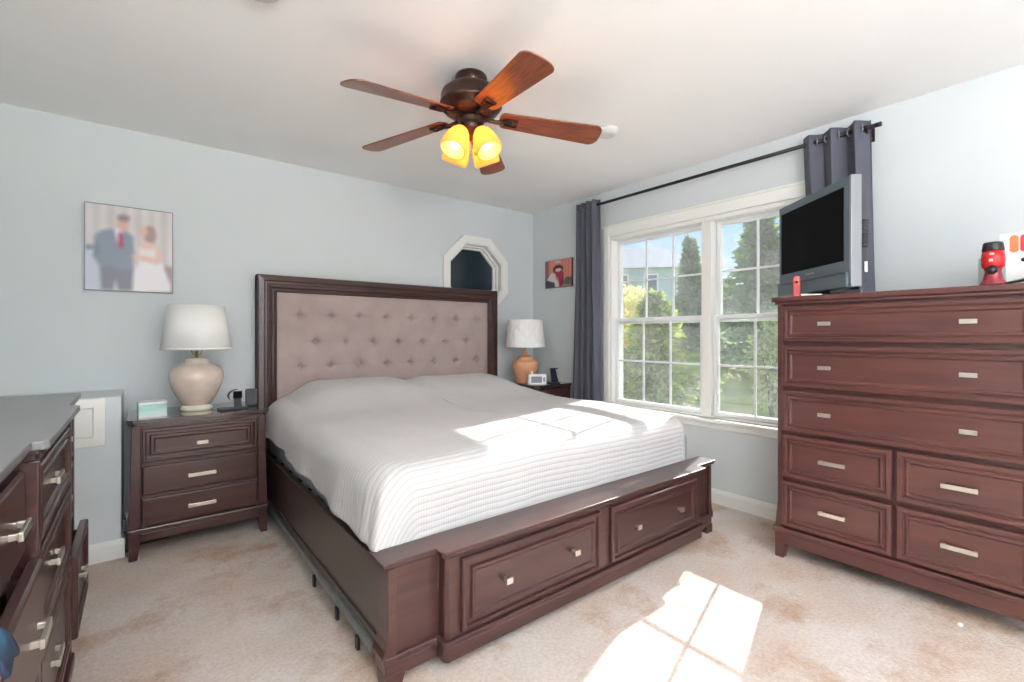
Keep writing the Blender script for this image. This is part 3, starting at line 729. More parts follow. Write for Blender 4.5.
# ------------------------------------------------------------------ curtains and rod
RX, RZ = 3.105, 2.318
rod = thing('curtain_rod', 'black metal curtain rod above the double window', 'curtain rod', (XR, 1.76, RZ))
m_ = MB(); m_.tube([(RX - XR, -0.985, 0), (RX - XR, 1.22, 0)], 0.0115, 14); m_.build('rod', M['blackmetal'], rod)
for y in (-0.94, 1.19):
    m_ = MB(); m_.box(-0.006, 0.0, y - 0.018, y + 0.018, -0.055, 0.02)
    m_.tube([(-0.003, y, -0.035), (-0.05, y, -0.035), (RX - XR, y, -0.012)], 0.008, 10); m_.tube([(RX - XR, y - 0.012, 0), (RX - XR, y + 0.012, 0)], 0.017, 14)
    m_.build('bracket', M['bronze'], rod, bevel=0.001)
m_ = MB(); m_.tube([(RX - XR, -0.985, 0), (RX - XR, -1.01, 0)], 0.0125, 14); m_.build('finial', M['blackmetal'], rod)

def curtain(name, label, y0, y1, zb, nf, ybot0, ybot1, ph=0.0):
    """wave along the rod; spread y0..y1 at rod, ybot0..1 lower down"""
    nu, nv = nf * 24, 60; vs = []; fs = []
    zt = RZ + 0.045
    for j in range(nv + 1):
        q_ = j / nv; z = zt + (zb - zt) * q_
        pin = math.exp(-((q_ - 0.35) / 0.3) ** 2)
        for i in range(nu + 1):
            u = i / nu
            a0 = y0 + (ybot0 - y0) * min(1, q_ * 1.2); a1 = y1 + (ybot1 - y1) * min(1, q_ * 1.2)
            th = u * nf * 2 * PI + ph
            amp = 0.038 * (1 - 0.25 * q_) * (0.8 + 0.2 * math.sin(u * 5 + 2 * q_))
            y = a0 + (a1 - a0) * u + 0.012 * math.sin(2 * th + q_ * 3) * (0.3 + q_) + 0.008 * math.sin(q_ * 5 + u * 4) * q_
            x = RX + amp * math.sin(th + 0.4 * math.sin(q_ * 3 + u * 6)) - 0.004
            x += 0.006 * noise.noise(Vector((u * 9, q_ * 5, ph)))
            vs.append((min(x, XR - 0.025), y, z))
    for j in range(nv):
        for i in range(nu): a = j * (nu + 1) + i; fs.append((a, a + 1, a + nu + 2, a + nu + 1))
    root = thing(name, label, 'curtain', (RX, (y0 + y1) / 2, zb))
    m_ = MB(); m_.add([(x - RX, y - (y0 + y1) / 2, z - zb) for x, y, z in vs], fs, True)
    o = m_.build('cloth', M['curtain'], root, recalc=False); s_ = o.modifiers.new('s', 'SOLIDIFY'); s_.thickness = 0.002
    for k in range(nf * 2):      # grommets where the cloth crosses the rod
        u = (k * PI - ph) / (2 * PI * nf)
        if u < 0.02 or u > 0.98: continue
        yy = y0 + (y1 - y0) * u - (y0 + y1) / 2; g = MB()
        ring = [(0.021 * math.cos(a), 0.0, 0.021 * math.sin(a)) for a in [2 * PI * i / 20 for i in range(20)]]
        g.tube(ring, 0.004, 8, closed=True)
        go = g.build('grommet', M['steel'], root); go.location = (0, yy, RZ - zb); go.rotation_euler = (0, 0, math.radians(25 if k % 2 else -25))
curtain('curtain', 'slate blue grommet curtain hanging left of the window near the corner', 2.72, 2.985, 0.03, 4, 2.715, 3.03, 0.3)
curtain('curtain', 'slate grey grommet curtain hanging right of the window behind the television', 0.800, 1.130, 0.03, 3, 0.765, 1.07, 1.0)

# ------------------------------------------------------------------ pictures
def painted(name, w_, h_, nx, nz, fn, parent, y):
    """flat print: grid with a colour attribute from fn(u,v) -> sRGB 0-255"""
    vs = []; fs = []
    for j in range(nz + 1):
        for i in range(nx + 1): vs.append((-w_ / 2 + w_ * i / nx, y, h_ * j / nz))
    for j in range(nz):
        for i in range(nx): a = j * (nx + 1) + i; fs.append((a, a + 1, a + nx + 2, a + nx + 1))
    me = bpy.data.meshes.new(name); me.from_pydata(vs, [], fs)
    ca = me.color_attributes.new('print', 'FLOAT_COLOR', 'POINT')
    for k in range(len(vs)):
        i = k % (nx + 1); j = k // (nx + 1); ca.data[k].color = lin(*fn(i / nx, j / nz))
    m = bpy.data.materials.new(name + '_ink'); m.use_nodes = True; b = m.node_tree.nodes['Principled BSDF']
    at = m.node_tree.nodes.new('ShaderNodeVertexColor'); at.layer_name = 'print'
    m.node_tree.links.new(at.outputs[0], b.inputs['Base Color']); b.inputs['Roughness'].default_value = 0.45
    me.materials.append(m); o = bpy.data.objects.new(name, me); COL.objects.link(o); o.parent = parent
    return o
def inpoly(u, v, P):
    c_ = False; n = len(P)
    for i in range(n):
        x1, y1 = P[i]; x2, y2 = P[(i + 1) % n]
        if (y1 > v) != (y2 > v) and u < (x2 - x1) * (v - y1) / (y2 - y1) + x1: c_ = not c_
    return c_
def blend(layers, base, u, v, r=0.012):
    acc = [0, 0, 0]; pts = [(0, 0), (r, 0), (-r, 0), (0, r), (0, -r), (r * .7, r * .7), (-r * .7, r * .7), (r * .7, -r * .7), (-r * .7, -r * .7)]
    for du, dv in pts:
        uu, vv = u + du, v + dv; c_ = base(uu, vv)
        for P, col in layers:
            if callable(P):
                if P(uu, vv): c_ = col
            elif inpoly(uu, vv, P): c_ = col
        for i in range(3): acc[i] += c_[i]
    return tuple(a / len(pts) for a in acc)
def ell(cx_, cy_, rx, ry): return lambda u, v: ((u - cx_) / rx) ** 2 + ((v - cy_) / ry) ** 2 < 1
# wedding print: v up, u right   (from the photograph, 0..1)
def wbase(u, v):
    n_ = 10 * noise.noise(Vector((u * 5, v * 3, 1)))
    if v < 0.5 and u < 0.2: return (206 + n_, 212 + n_, 226 + n_)
    if v < 0.33 and u > 0.9: return (176, 150, 152)
    s_ = 8 * math.sin(u * 40); return (212 + s_ + n_, 206 + s_ + n_, 206 + s_ + n_)
WL = [
    ([(0.0, 0.50), (0.07, 0.52), (0.09, 0.48), (0.0, 0.46)], (120, 118, 126)),
    ([(0.15, 0.28), (0.47, 0.30), (0.53, 0.30), (0.52, 0.0), (0.36, 0.0), (0.33, 0.13), (0.30, 0.0), (0.17, 0.0)], (128, 130, 142)),
    ([(0.10, 0.64), (0.20, 0.71), (0.31, 0.73), (0.44, 0.72), (0.53, 0.66), (0.54, 0.45), (0.52, 0.28), (0.40, 0.25), (0.28, 0.28), (0.16, 0.27), (0.08, 0.38)], (134, 145, 162)),
    ([(0.11, 0.60), (0.16, 0.44), (0.10, 0.36), (0.08, 0.42)], (120, 130, 150)),
    ([(0.31, 0.73), (0.42, 0.73), (0.38, 0.52), (0.36, 0.52)], (236, 232, 236)),
    ([(0.365, 0.70), (0.405, 0.70), (0.42, 0.52), (0.375, 0.50), (0.355, 0.55)], (168, 70, 98)),
    (ell(0.41, 0.80, 0.065, 0.08), (218, 172, 160)), (ell(0.42, 0.87, 0.075, 0.04), (142, 128, 128)),
    (ell(0.73, 0.70, 0.075, 0.115), (172, 144, 136)),
    (ell(0.655, 0.735, 0.045, 0.065), (226, 182, 172)),
    ([(0.52, 0.0), (0.545, 0.25), (0.60, 0.36), (0.88, 0.36), (0.98, 0.10), (0.99, 0.0)], (244, 240, 244)),
    ([(0.58, 0.36), (0.60, 0.54), (0.70, 0.56), (0.84, 0.52), (0.88, 0.36)], (242, 228, 228)),
    ([(0.50, 0.43), (0.53, 0.40), (0.82, 0.34), (0.90, 0.40), (0.86, 0.54), (0.80, 0.56), (0.80, 0.42), (0.58, 0.44)], (232, 196, 188)),
    ([(0.60, 0.54), (0.66, 0.62), (0.76, 0.60), (0.80, 0.54), (0.74, 0.52), (0.66, 0.52)], (232, 200, 190)),
]
pc = thing('wedding_photo', 'large wedding print of a couple in grey suit and white dress on the left wall', 'framed photo', (-0.045, YF, 1.455))
m_ = MB(); m_.box(-0.207, 0.207, -0.018, 0, 0, 0.508); m_.build('canvas_back', M['white'], pc)
painted('print', 0.408, 0.502, 110, 130, lambda u, v: blend(WL, wbase, u, v, 0.024), pc, -0.0185).location = (0, 0, 0.003)
m_ = MB(); m_.rings(-0.209, 0.209, -0.002, 0.510, [(0, 0), (0, 0.022), (0.004, 0.022), (0.004, 0.018)], cap=False); m_.build('frame', mat('thin_grey_frame', lin(110, 116, 124), 0.4), pc)
def pbase(u, v):
    s_ = 14 * math.sin(u * 55)
    return (206 + s_, 132 + s_, 112 + s_) if v > 0.25 else (150, 130, 124)
PL = [(lambda u, v: u < 0.14 and v > 0.3, (140, 92, 110)), (ell(0.30, 0.88, 0.10, 0.10), (214, 140, 96)), (ell(0.47, 0.93, 0.12, 0.05), (190, 180, 190)),
      ([(0.0, 0.36), (0.18, 0.30), (0.35, 0.30), (0.45, 0.0), (0.0, 0.0)], (70, 70, 74)), ([(0.05, 0.30), (0.25, 0.55), (0.38, 0.50), (0.42, 0.30), (0.50, 0.20), (0.55, 0.0), (0.38, 0.0), (0.36, 0.18), (0.2, 0.24)], (214, 208, 206)),
      ([(0.74, 0.26), (0.82, 0.34), (1.0, 0.32), (1.0, 0.06), (0.76, 0.08)], (84, 84, 78)),
      ([(0.40, 0.52), (0.70, 0.54), (0.72, 0.10), (0.55, 0.0), (0.54, 0.26)], (132, 26, 62)),
      (ell(0.50, 0.66, 0.19, 0.15), (50, 26, 34)), (ell(0.51, 0.63, 0.13, 0.07), (226, 190, 182)),
      ([(0.38, 0.54), (0.70, 0.54), (0.64, 0.34), (0.48, 0.34)], (158, 40, 76))]
pc = thing('canvas_portrait', 'small square canvas portrait with an orange backdrop left of the slate curtain', 'picture', (XR, 3.305, 1.652), -PI / 2)
m_ = MB(); m_.box(-0.185, 0.185, -0.02, 0, 0, 0.268); m_.build('canvas', mat('canvas_edge', lin(90, 60, 62), 0.7), pc)
painted('print', 0.366, 0.264, 70, 60, lambda u, v: blend(PL, pbase, u, v, 0.02), pc, -0.0205).location = (0, 0, 0.002)

# ------------------------------------------------------------------ lamps
T1 = 0.742
lm = thing('table_lamp', 'table lamp with a round beige ceramic body and plain white tapered shade', 'lamp', (0.268, 3.40, T1), 0, 'bedside table lamps')
MB().lathe([(0.080, 0.0), (0.084, 0.004), (0.084, 0.014), (0.078, 0.020), (0.074, 0.030), (0.070, 0.034)], n=40).build('base', M['cream'], lm)
MB().lathe([(0.070, 0.030), (0.080, 0.044), (0.108, 0.090), (0.130, 0.138), (0.142, 0.185), (0.140, 0.220), (0.122, 0.250), (0.090, 0.268), (0.064, 0.276), (0.062, 0.286), (0.066, 0.292), (0.058, 0.302), (0.025, 0.306), (0.001, 0.306)], n=48).build('body', M['beige'], lm)
m_ = MB(); m_.tube([(0, 0, 0.300), (0, 0, 0.345)], 0.009, 12)
for s_ in (-1, 1): m_.tube([(0, 0, 0.318), (s_ * 0.020, 0, 0.325), (s_ * 0.026, 0, 0.345), (s_ * 0.045, 0, 0.45), (0, 0, 0.60)], 0.003, 8)
m_.build('harp', M['brass'], lm)
m_ = MB(); m_.lathe([(0.183, 0.355), (0.146, 0.612)], n=64, cap=False); m_.lathe([(0.183, 0.355), (0.185, 0.358), (0.1845, 0.366), (0.182, 0.366)], n=64, cap=False)
sh = m_.build('lamp_shade', M['shade'], lm, recalc=False); s_ = sh.modifiers.new('s', 'SOLIDIFY'); s_.thickness = 0.003
m_ = MB(); m_.lathe([(0.009, 0.597), (0.009, 0.604), (0.001, 0.606)], n=16); [m_.tube([(0, 0, 0.600), (0.145 * math.cos(a), 0.145 * math.sin(a), 0.606)], 0.0015, 6) for a in (0.5, 2.6, 4.7)]; m_.build('shade_spider', M['brass'], lm)
lm.scale = (0.985, 0.985, 1.02)

T2 = T1
lr = thing('table_lamp', 'table lamp with a ribbed peach jar body and diamond-quilted white shade', 'lamp', (2.845, 3.40, T1), 0, 'bedside table lamps')
MB().lathe([(0.085, 0.0), (0.090, 0.006), (0.086, 0.02), (0.100, 0.06), (0.118, 0.12), (0.128, 0.165), (0.126, 0.190), (0.108, 0.205), (0.075, 0.212), (0.070, 0.222), (0.074, 0.232), (0.070, 0.246), (0.055, 0.252), (0.02, 0.256), (0.001, 0.256)], n=96, rib=0.014, ribn=24).build('body', M['terra'], lr)
MB().lathe([(0.020, 0.25), (0.020, 0.285), (0.012, 0.29), (0.012, 0.33), (0.001, 0.331)], n=24).build('neck', M['terra'], lr)
vs = []; fs = []; n = 144; k_ = 30
for j in range(k_ + 1):
    q_ = j / k_; z = 0.335 + 0.255 * q_; r = 0.180 - 0.024 * q_
    for i in range(n):
        a = 2 * PI * i / n; u = a * 10 / PI; v = q_ * 4.0
        d1 = abs(((u + v) / 2) % 1 - 0.5); d2 = abs(((u - v) / 2) % 1 - 0.5); pf = 0.007 * min(1, min(0.5 - abs(d1 - 0.0), 0.5 - d2) * 5)
        rr = r + pf; vs.append((rr * math.cos(a), rr * math.sin(a), z))
for j in range(k_):
    for i in range(n): fs.append((j * n + i, j * n + (i + 1) % n, (j + 1) * n + (i + 1) % n, (j + 1) * n + i))
m_ = MB(); m_.add(vs, fs, True); sh = m_.build('lamp_shade', M['shade'], lr); s_ = sh.modifiers.new('s', 'SOLIDIFY'); s_.thickness = 0.003; s_.offset = -1
m_ = MB(); m_.tube([(0, 0, 0.32), (0, 0, 0.56)], 0.004, 8); [m_.tube([(0, 0, 0.555), (0.152 * math.cos(a), 0.152 * math.sin(a), 0.580)], 0.0015, 6) for a in (0.5, 2.6, 4.7)]; m_.build('shade_spider', M['brass'], lr)

# ------------------------------------------------------------------ small things on the left nightstand
t_ = thing('tissue_box', 'pale mint green and white tissue box on the left nightstand', 'tissue box', (0.052, 3.285, T1), math.radians(4))
m_ = MB(); m_.box(-0.062, 0.062, -0.055, 0.055, 0, 0.080); m_.build('carton', mat('mint_carton', lin(160, 208, 200), 0.5, scale=9, stretch=(0.3, 1, 1.6), col2=lin(222, 240, 236)), t_, bevel=0.002)
m_ = MB(); m_.box(-0.063, 0.063, -0.056, 0.056, 0.0, 0.010); m_.box(-0.063, 0.063, -0.056, 0.056, 0.070, 0.082); m_.build('white_trim', M['white'], t_, bevel=0.001)
t_ = thing('charging_dock', 'flat black charging dock on the left nightstand in front of the beige lamp', 'charger', (0.440, 3.270, T1), math.radians(6))
m_ = MB(); m_.box(-0.075, 0.075, -0.040, 0.045, 0, 0.012); m_.build('pad', M['black'], t_, bevel=0.003)
m_ = MB(); m_.hexa([(-0.012 + 0.03, 0.005, 0.010), (0.020 + 0.03, 0.005, 0.010), (0.020 + 0.03, 0.018, 0.010), (-0.012 + 0.03, 0.018, 0.010), (-0.010 + 0.03, 0.012, 0.07), (0.018 + 0.03, 0.012, 0.07), (0.018 + 0.03, 0.022, 0.07), (-0.010 + 0.03, 0.022, 0.07)]); m_.build('stand_arm', M['black'], t_, bevel=0.002)
t_ = thing('smartwatch', 'dark smartwatch hung on the black charging dock on the left nightstand', 'watch', (0.462, 3.272, T1 + 0.060), math.radians(6))
t_.scale = (1.3, 1.2, 1.1)
m_ = MB(); m_.box(-0.019, 0.019, -0.014, -0.003, 0.004, 0.046); m_.build('case', mat('watch_case', lin(58, 60, 62), 0.3, metal=0.4), t_, bevel=0.004)
m_ = MB(); m_.box(-0.016, 0.016, -0.0150, -0.0139, 0.008, 0.042); m_.build('screen', M['screen'], t_, bevel=0.001)
m_ = MB(); pts = [(-0.0, -0.008, 0.046)]
for k in range(9): a = PI / 2 + k / 8 * PI * 0.9; pts.append((-0.0 + 0.040 * math.cos(a) - 0.010 * 0, -0.004, 0.022 + 0.034 * math.sin(a)))
for a_, b_ in zip(pts[1:-1], pts[2:]): m_.hexa([(a_[0], -0.014, a_[2]), (a_[0], 0.006, a_[2]), (b_[0], 0.006, b_[2]), (b_[0], -0.014, b_[2]), (a_[0] * 0.9, -0.014, a_[2] - 0.003), (a_[0] * 0.9, 0.006, a_[2] - 0.003), (b_[0] * 0.9, 0.006, b_[2] - 0.003), (b_[0] * 0.9, -0.014, b_[2] - 0.003)])
m_.hexa([(-0.013, -0.012, -0.048), (0.013, -0.012, -0.048), (0.013, -0.006, -0.048), (-0.013, -0.006, -0.048), (-0.015, -0.010, 0.006), (0.015, -0.010, 0.006), (0.015, -0.004, 0.006), (-0.015, -0.004, 0.006)])
m_.build('strap', M['black'], t_)
t_ = thing('speaker', 'small dark grey speaker standing by the headboard on the left nightstand', 'speaker', (0.553, 3.36, T1), math.radians(-8))
t_.scale = (1.05, 1, 1.45)
m_ = MB(); m_.box(-0.032, 0.032, -0.02, 0.02, 0.0, 0.075); m_.build('cabinet', mat('grey_speaker', lin(66, 68, 74), 0.7, bump=0.2, bscale=300), t_, bevel=0.008)
m_ = MB(); m_.box(-0.022, 0.022, -0.0215, -0.0195, 0.012, 0.065); m_.build('grille', M['black'], t_)
# right nightstand
t_ = thing('clock', 'white alarm clock with a grey display on the right nightstand', 'clock', (2.790, 3.17, T1), math.radians(-25))
m_ = MB(); m_.box(-0.085, 0.085, -0.018, 0.022, 0.0, 0.098); m_.build('case', M['white'], t_, bevel=0.012)
m_ = MB(); m_.box(-0.060, 0.040, -0.0200, -0.0175, 0.022, 0.078); m_.build('display', M['lcd'], t_, bevel=0.001)
m_ = MB(); m_.box(0.050, 0.068, -0.0200, -0.0175, 0.030, 0.070); m_.build('button_panel', M['silver'], t_, bevel=0.002)
m_ = MB(); m_.lathe([(0.012, 0.094), (0.013, 0.120), (0.009, 0.130), (0.001, 0.132)], -0.05, 0, 0, n=16); m_.build('button', mat('amber_button', lin(250, 225, 190), 0.4), t_)
t_ = thing('phone_stand', 'dark blue angled phone charging stand on the right nightstand beside the clock', 'phone stand', (3.020, 3.20, T1), math.radians(-15))
dk = mat('navy_plastic', lin(36, 42, 66), 0.35, var=0.1)
m_ = MB(); m_.box(-0.045, 0.045, -0.05, 0.05, 0, 0.012); m_.build('base', dk, t_, bevel=0.004)
m_ = MB(); m_.hexa([(-0.035, -0.035, 0.012), (0.035, -0.035, 0.012), (0.035, -0.02, 0.012), (-0.035, -0.02, 0.012), (-0.012, 0.035, 0.13), (0.040, 0.035, 0.13), (0.040, 0.05, 0.13), (-0.012, 0.05, 0.13)]); m_.build('backrest', dk, t_, bevel=0.003)
m_ = MB(); m_.box(-0.012, 0.060, 0.02, 0.06, 0.128, 0.138); m_.build('charging_pad', dk, t_, bevel=0.003)

# ------------------------------------------------------------------ television (rotated on the chest)
CT = 1.392
p0, p1 = Vector((3.060, 1.245)), Vector((2.666, 0.762)); dv = (p1 - p0); ang = math.atan2(dv.y, dv.x)
TW = dv.length; mid = (p0 + p1) / 2
tv = thing('television', 'grey flat television with a black screen standing on the tall chest', 'television', (mid.x, mid.y, CT), ang)
h = TW / 2
m_ = MB(); m_.rings(-h, h, 0.045, 0.565, [(0, -0.03), (0, 0.0), (0.004, 0.004), (0.040, 0.004), (0.048, -0.004)], cap=False)
m_.v = [(x, y, (z if z > 0.1 else z)) for x, y, z in m_.v]
m_ = MB(); m_.box(-h, h, 0.0, 0.045, 0.045, 0.565)
m_.build('bezel', M['tvgrey'], tv, bevel=0.004)
m_ = MB(); m_.box(-h + 0.028, h - 0.050, -0.002, 0.001, 0.160, 0.520); m_.build('screen', M['screen'], tv)
m_ = MB(); m_.box(h - 0.013, h + 0.002, -0.001, 0.050, 0.030, 0.567); m_.build('silver_side_trim', M['silver'], tv, bevel=0.003)
m_ = MB(); m_.hexa([(-h + 0.02, 0.045, 0.06), (h - 0.004, 0.045, 0.05), (h - 0.03, 0.10, 0.07), (-h + 0.06, 0.10, 0.07), (-h + 0.02, 0.045, 0.555), (h - 0.004, 0.045, 0.555), (h - 0.03, 0.10, 0.52), (-h + 0.06, 0.10, 0.52)])
m_.build('back_shell', mat('tv_back', lin(66, 68, 72), 0.5), tv, bevel=0.006)
m_ = MB(); m_.box(-h + 0.004, h - 0.015, -0.012, 0.03, 0.028, 0.098); m_.box(-h + 0.0, h - 0.014, -0.018, 0.0, 0.098, 0.106); m_.build('speaker_bar', M['tvgrey'], tv, bevel=0.004)
m_ = MB(); m_.box(-0.035, 0.035, -0.0045, -0.0015, 0.128, 0.136); m_.build('nameplate', M['silver'], tv)
m_ = MB(); 
for k in range(10): m_.box(h - 0.014, h - 0.004 + 0.0015, 0.060, 0.085, 0.22 + k * 0.014, 0.227 + k * 0.014)
m_.build('vent', M['black'], tv)
m_ = MB(); m_.box(h - 0.006, h + 0.0, 0.066, 0.078, 0.10, 0.15); m_.build('side_port', M['white'], tv)
m_ = MB(); m_.lathe([(0.11, 0.0), (0.11, 0.010), (0.09, 0.016), (0.001, 0.016)], 0.03, 0.05, 0, n=40); m_.box(-0.03, 0.09, 0.04, 0.075, 0.01, 0.08); m_.build('stand', M['black'], tv, bevel=0.002)
# game controller
t_ = thing('game_controller', 'red and dark upright game controller on the chest in front of the television', 'game controller', (2.745, 1.030, CT), math.radians(-60))
m_ = MB(); pl_ = [(-0.017, 0.004), (0.017, 0.0), (0.017, 0.108), (0.008, 0.112), (-0.008, 0.112), (-0.017, 0.100)]; m_.extr(pl_, (0, -0.008, 0), (1, 0, 0), (0, 0, 1), (0, 1, 0), 0.016); m_.build('shell', M['red'], t_, bevel=0.004)
m_ = MB(); m_.sphere((0.0, -0.010, 0.080), 0.007, 12); [m_.sphere((x, -0.0085, z), 0.0028, 8) for x, z in ((0, 0.056), (0, 0.040), (-0.008, 0.048), (0.008, 0.048))]; m_.build('buttons', M['black'], t_)
t_ = MB(); t_.box(-0.045, 0.045, -0.02, 0.02, 0, 0.010); o = t_.build('cable_adapter', M['white'], bevel=0.003); o.location = (2.735, 0.955, CT); o.rotation_euler = (0, 0, math.radians(-70)); tag(o, 'small white adapter lying at the foot of the television', 'adapter')
t_ = MB(); t_.box(-0.06, 0.06, -0.04, 0.04, 0, 0.018); o = t_.build('streaming_box', M['black'], bevel=0.004); o.location = (2.735, 0.80, CT); o.rotation_euler = (0, 0, math.radians(-80)); tag(o, 'flat black set-top box at the right foot of the television', 'set-top box')

# ------------------------------------------------------------------ things at the right end of the chest
t_ = thing('red_cup', 'red and black cup toy beside the white box on the tall chest', 'cup', (2.735, 0.292, CT))
m_ = MB(); m_.lathe([(0.028, 0.070), (0.034, 0.075), (0.036, 0.110), (0.032, 0.142), (0.001, 0.143)], n=28); m_.build('bowl', M['red'], t_)
m_ = MB(); m_.lathe([(0.032, 0.140), (0.034, 0.143), (0.030, 0.172), (0.027, 0.176), (0.001, 0.176)], n=28); m_.build('lid', M['black'], t_)
m_ = MB(); m_.lathe([(0.040, 0.0), (0.040, 0.010), (0.032, 0.020), (0.024, 0.055), (0.028, 0.072)], n=28); m_.build('base', mat('dark_red_plastic', lin(120, 24, 40), 0.4, scale=30, col2=lin(160, 50, 66)), t_)
m_ = MB(); m_.sphere((-0.030, 0.0, 0.062), 0.018, 16); m_.build('dial', M['black'], t_)
m_ = MB(); m_.box(-0.0375, -0.034, -0.007, 0.006, 0.122, 0.130); m_.box(-0.0378, -0.034, -0.004, 0.008, 0.096, 0.106); m_.build('emblem', mat('pale_emblem', lin(240, 200, 190), 0.5), t_)
t_ = thing('carton', 'white box with orange and red capsule pictures at the right end of the chest', 'box', (2.845, 0.170, CT), -PI / 2)
m_ = MB(); m_.box(-0.115, 0.085, 0, 0.10, 0, 0.222); m_.build('box', M['white'], t_, bevel=0.002)
def capsule(x, z0, z1, r): 
    pts = [(x + r * math.cos(a), z1 - r + r * math.sin(a)) for a in [PI * k / 10 for k in range(11)]] + [(x + r * math.cos(a), z0 + r + r * math.sin(a)) for a in [PI + PI * k / 10 for k in range(11)]]
    return pts
for x, col in ((-0.072, lin(244, 120, 70)), (-0.042, lin(214, 44, 60)), (-0.012, lin(244, 120, 70))):
    m_ = MB(); m_.extr(capsule(x, 0.140, 0.212, 0.013), (0, -0.002, 0), (1, 0, 0), (0, 0, 1), (0, 1, 0), 0.003); m_.build('printed_capsule', mat('capsule_print', col, 0.4), t_)
m_ = MB(); m_.lathe([(0.008, 0.0), (0.008, 0.003)], n=20); m_.v = [(x - 0.045, -0.002 + z, 0.108 + y) for x, y, z in m_.v]; m_.build('printed_dot', M['black'], t_)
t_ = MB(); t_.box(-0.06, 0.02, 0.0, 0.05, 0, 0.125); o = t_.build('jar', mat('grey_container', lin(176, 182, 184), 0.5, var=0.03), bevel=0.003); o.location = (2.815, 0.285, CT); o.rotation_euler = (0, 0, -PI / 2); tag(o, 'grey square container between the red cup and the white box', 'container')
t_ = thing('cap', 'black cap lying in front of the white box at the right end of the chest', 'cap', (2.735, 0.165, CT))
m_ = MB(); m_.lathe([(0.050, 0.012), (0.052, 0.03), (0.044, 0.062), (0.026, 0.082), (0.001, 0.088)], n=28); m_.v = [(x * 0.9, y - 0.03, z) for x, y, z in m_.v]; m_.build('crown', M['black'], t_)
m_ = MB(); vs = []; fs = []
for j in range(9):
    for i in range(13):
        a = -PI / 2 + PI * i / 12; r = 0.3 + 0.7 * j / 8
        vs.append((0.045 * math.sin(a) * (0.8 + 0.2 * r), 0.0 + 0.105 * r * math.cos(a) - 0.01, 0.032 - 0.026 * r * math.cos(a) - 0.010 * abs(math.sin(a))+0.004))
for j in range(8):
    for i in range(12): fs.append((j * 13 + i, j * 13 + i + 1, (j + 1) * 13 + i + 1, (j + 1) * 13 + i))
m_.add(vs, fs, True); o = m_.build('brim', M['black'], t_); s_ = o.modifiers.new('s', 'SOLIDIFY'); s_.thickness = 0.003

# made-up uplighter holding the main fill light, unseen behind the camera
t_ = thing('fill_uplighter', 'added black uplighter with a wide bowl for fill light, unseen at the rear of the room', 'lamp', (0.05, -1.70, 0))
MB().lathe([(0.14, 0.0), (0.14, 0.015), (0.12, 0.022), (0.02, 0.03), (0.001, 0.03)], n=40).build('base', M['blackmetal'], t_)
MB().lathe([(0.012, 0.028), (0.012, 1.42)], n=20).build('pole', M['blackmetal'], t_)
m_ = MB(); m_.lathe([(0.012, 1.41), (0.05, 1.43), (0.13, 1.46), (0.19, 1.51), (0.21, 1.56)], n=48, cap=False); o = m_.build('bowl', M['white'], t_)
s_ = o.modifiers.new('s', 'SOLIDIFY'); s_.thickness = 0.003

# ------------------------------------------------------------------ bits on the floor and dresser
m_ = MB(); m_.sphere((0, 0, 0.007), 0.012, 10, (1.3, 0.8, 0.6)); o = m_.build('paper_scrap', M['white']); o.location = (2.63, 0.375, 0); tag(o, 'small white scrap on the carpet under the tall chest', 'scrap')
m_ = MB(); m_.tube([(3.17, 1.20, 0.004), (3.10, 1.22, 0.005), (2.98, 1.16, 0.005), (2.92, 1.13, 0.006), (2.86, 1.14, 0.012), (2.80, 1.128, 0.06), (2.80, 1.122, 0.11)], 0.004, 8)
o = m_.build('loose_cable', M['cord']); tag(o, 'dark power cord hanging by the left foot of the tall chest', 'cord')
m_ = MB(); m_.box(-0.007, 0.006, -0.02, 0.02, -0.03, 0.03); o = m_.build('power_plug', mat('grey_blue_plug', lin(90, 104, 128), 0.4), bevel=0.004); o.location = (-0.066, 3.30, 0.165); o.rotation_euler = (0, 0, 0)
m2 = MB(); m2.tube([(0, -0.012, -0.03), (0.0, -0.02, -0.09), (0.004, 0.0, -0.150), (0.06, 0.10, -0.160), (0.20, 0.12, -0.160)], 0.004, 8); m2.build('cord', M['cord'], o)
tag(o, 'grey plug with a black cord at the left side of the beige lamp nightstand', 'power plug')
m_ = MB(); m_.box(-0.007, 0.007, -0.0015, 0.0015, 0, 0.001); o = m_.build('paper_fleck', M['white']); o.location = (-0.333, 1.70, 0.952); tag(o, 'tiny white fleck on the grey dresser top', 'fleck')

# ------------------------------------------------------------------ outside
def leafmat(name, c1, c2, tr=0.35):
    m = bpy.data.materials.new(name); m.use_nodes = True; t = m.node_tree; b = t.nodes['Principled BSDF']; b.inputs['Roughness'].default_value = 0.6
    g = t.nodes.new('ShaderNodeNewGeometry'); r = t.nodes.new('ShaderNodeValToRGB'); r.color_ramp.elements[0].color = c1; r.color_ramp.elements[1].color = c2
    t.links.new(g.outputs['Random Per Island'], r.inputs[0]); t.links.new(r.outputs[0], b.inputs['Base Color'])
    tl = t.nodes.new('ShaderNodeBsdfTranslucent'); t.links.new(r.outputs[0], tl.inputs['Color'])
    mxs = t.nodes.new('ShaderNodeMixShader'); mxs.inputs[0].default_value = tr
    t.links.new(b.outputs[0], mxs.inputs[1]); t.links.new(tl.outputs[0], mxs.inputs[2]); t.links.new(mxs.outputs[0], t.nodes['Material Output'].inputs[0]); return m
def gz(x, y):
    d = math.hypot(x - 3.3, y - 1.5); return -0.45 + 1.15 / (1 + math.exp(-(d - 11) / 1.6)) + 0.05 * d / 10
M['bark'] = mat('bark', lin(90, 78, 66), 0.9, var=0.2, scale=20)
gm = mat('lawn_grass', lin(118, 138, 60), 0.9, scale=0.8, bump=0.4, bscale=40, col2=lin(176, 186, 84))
vs = []; fs = []; n = 90
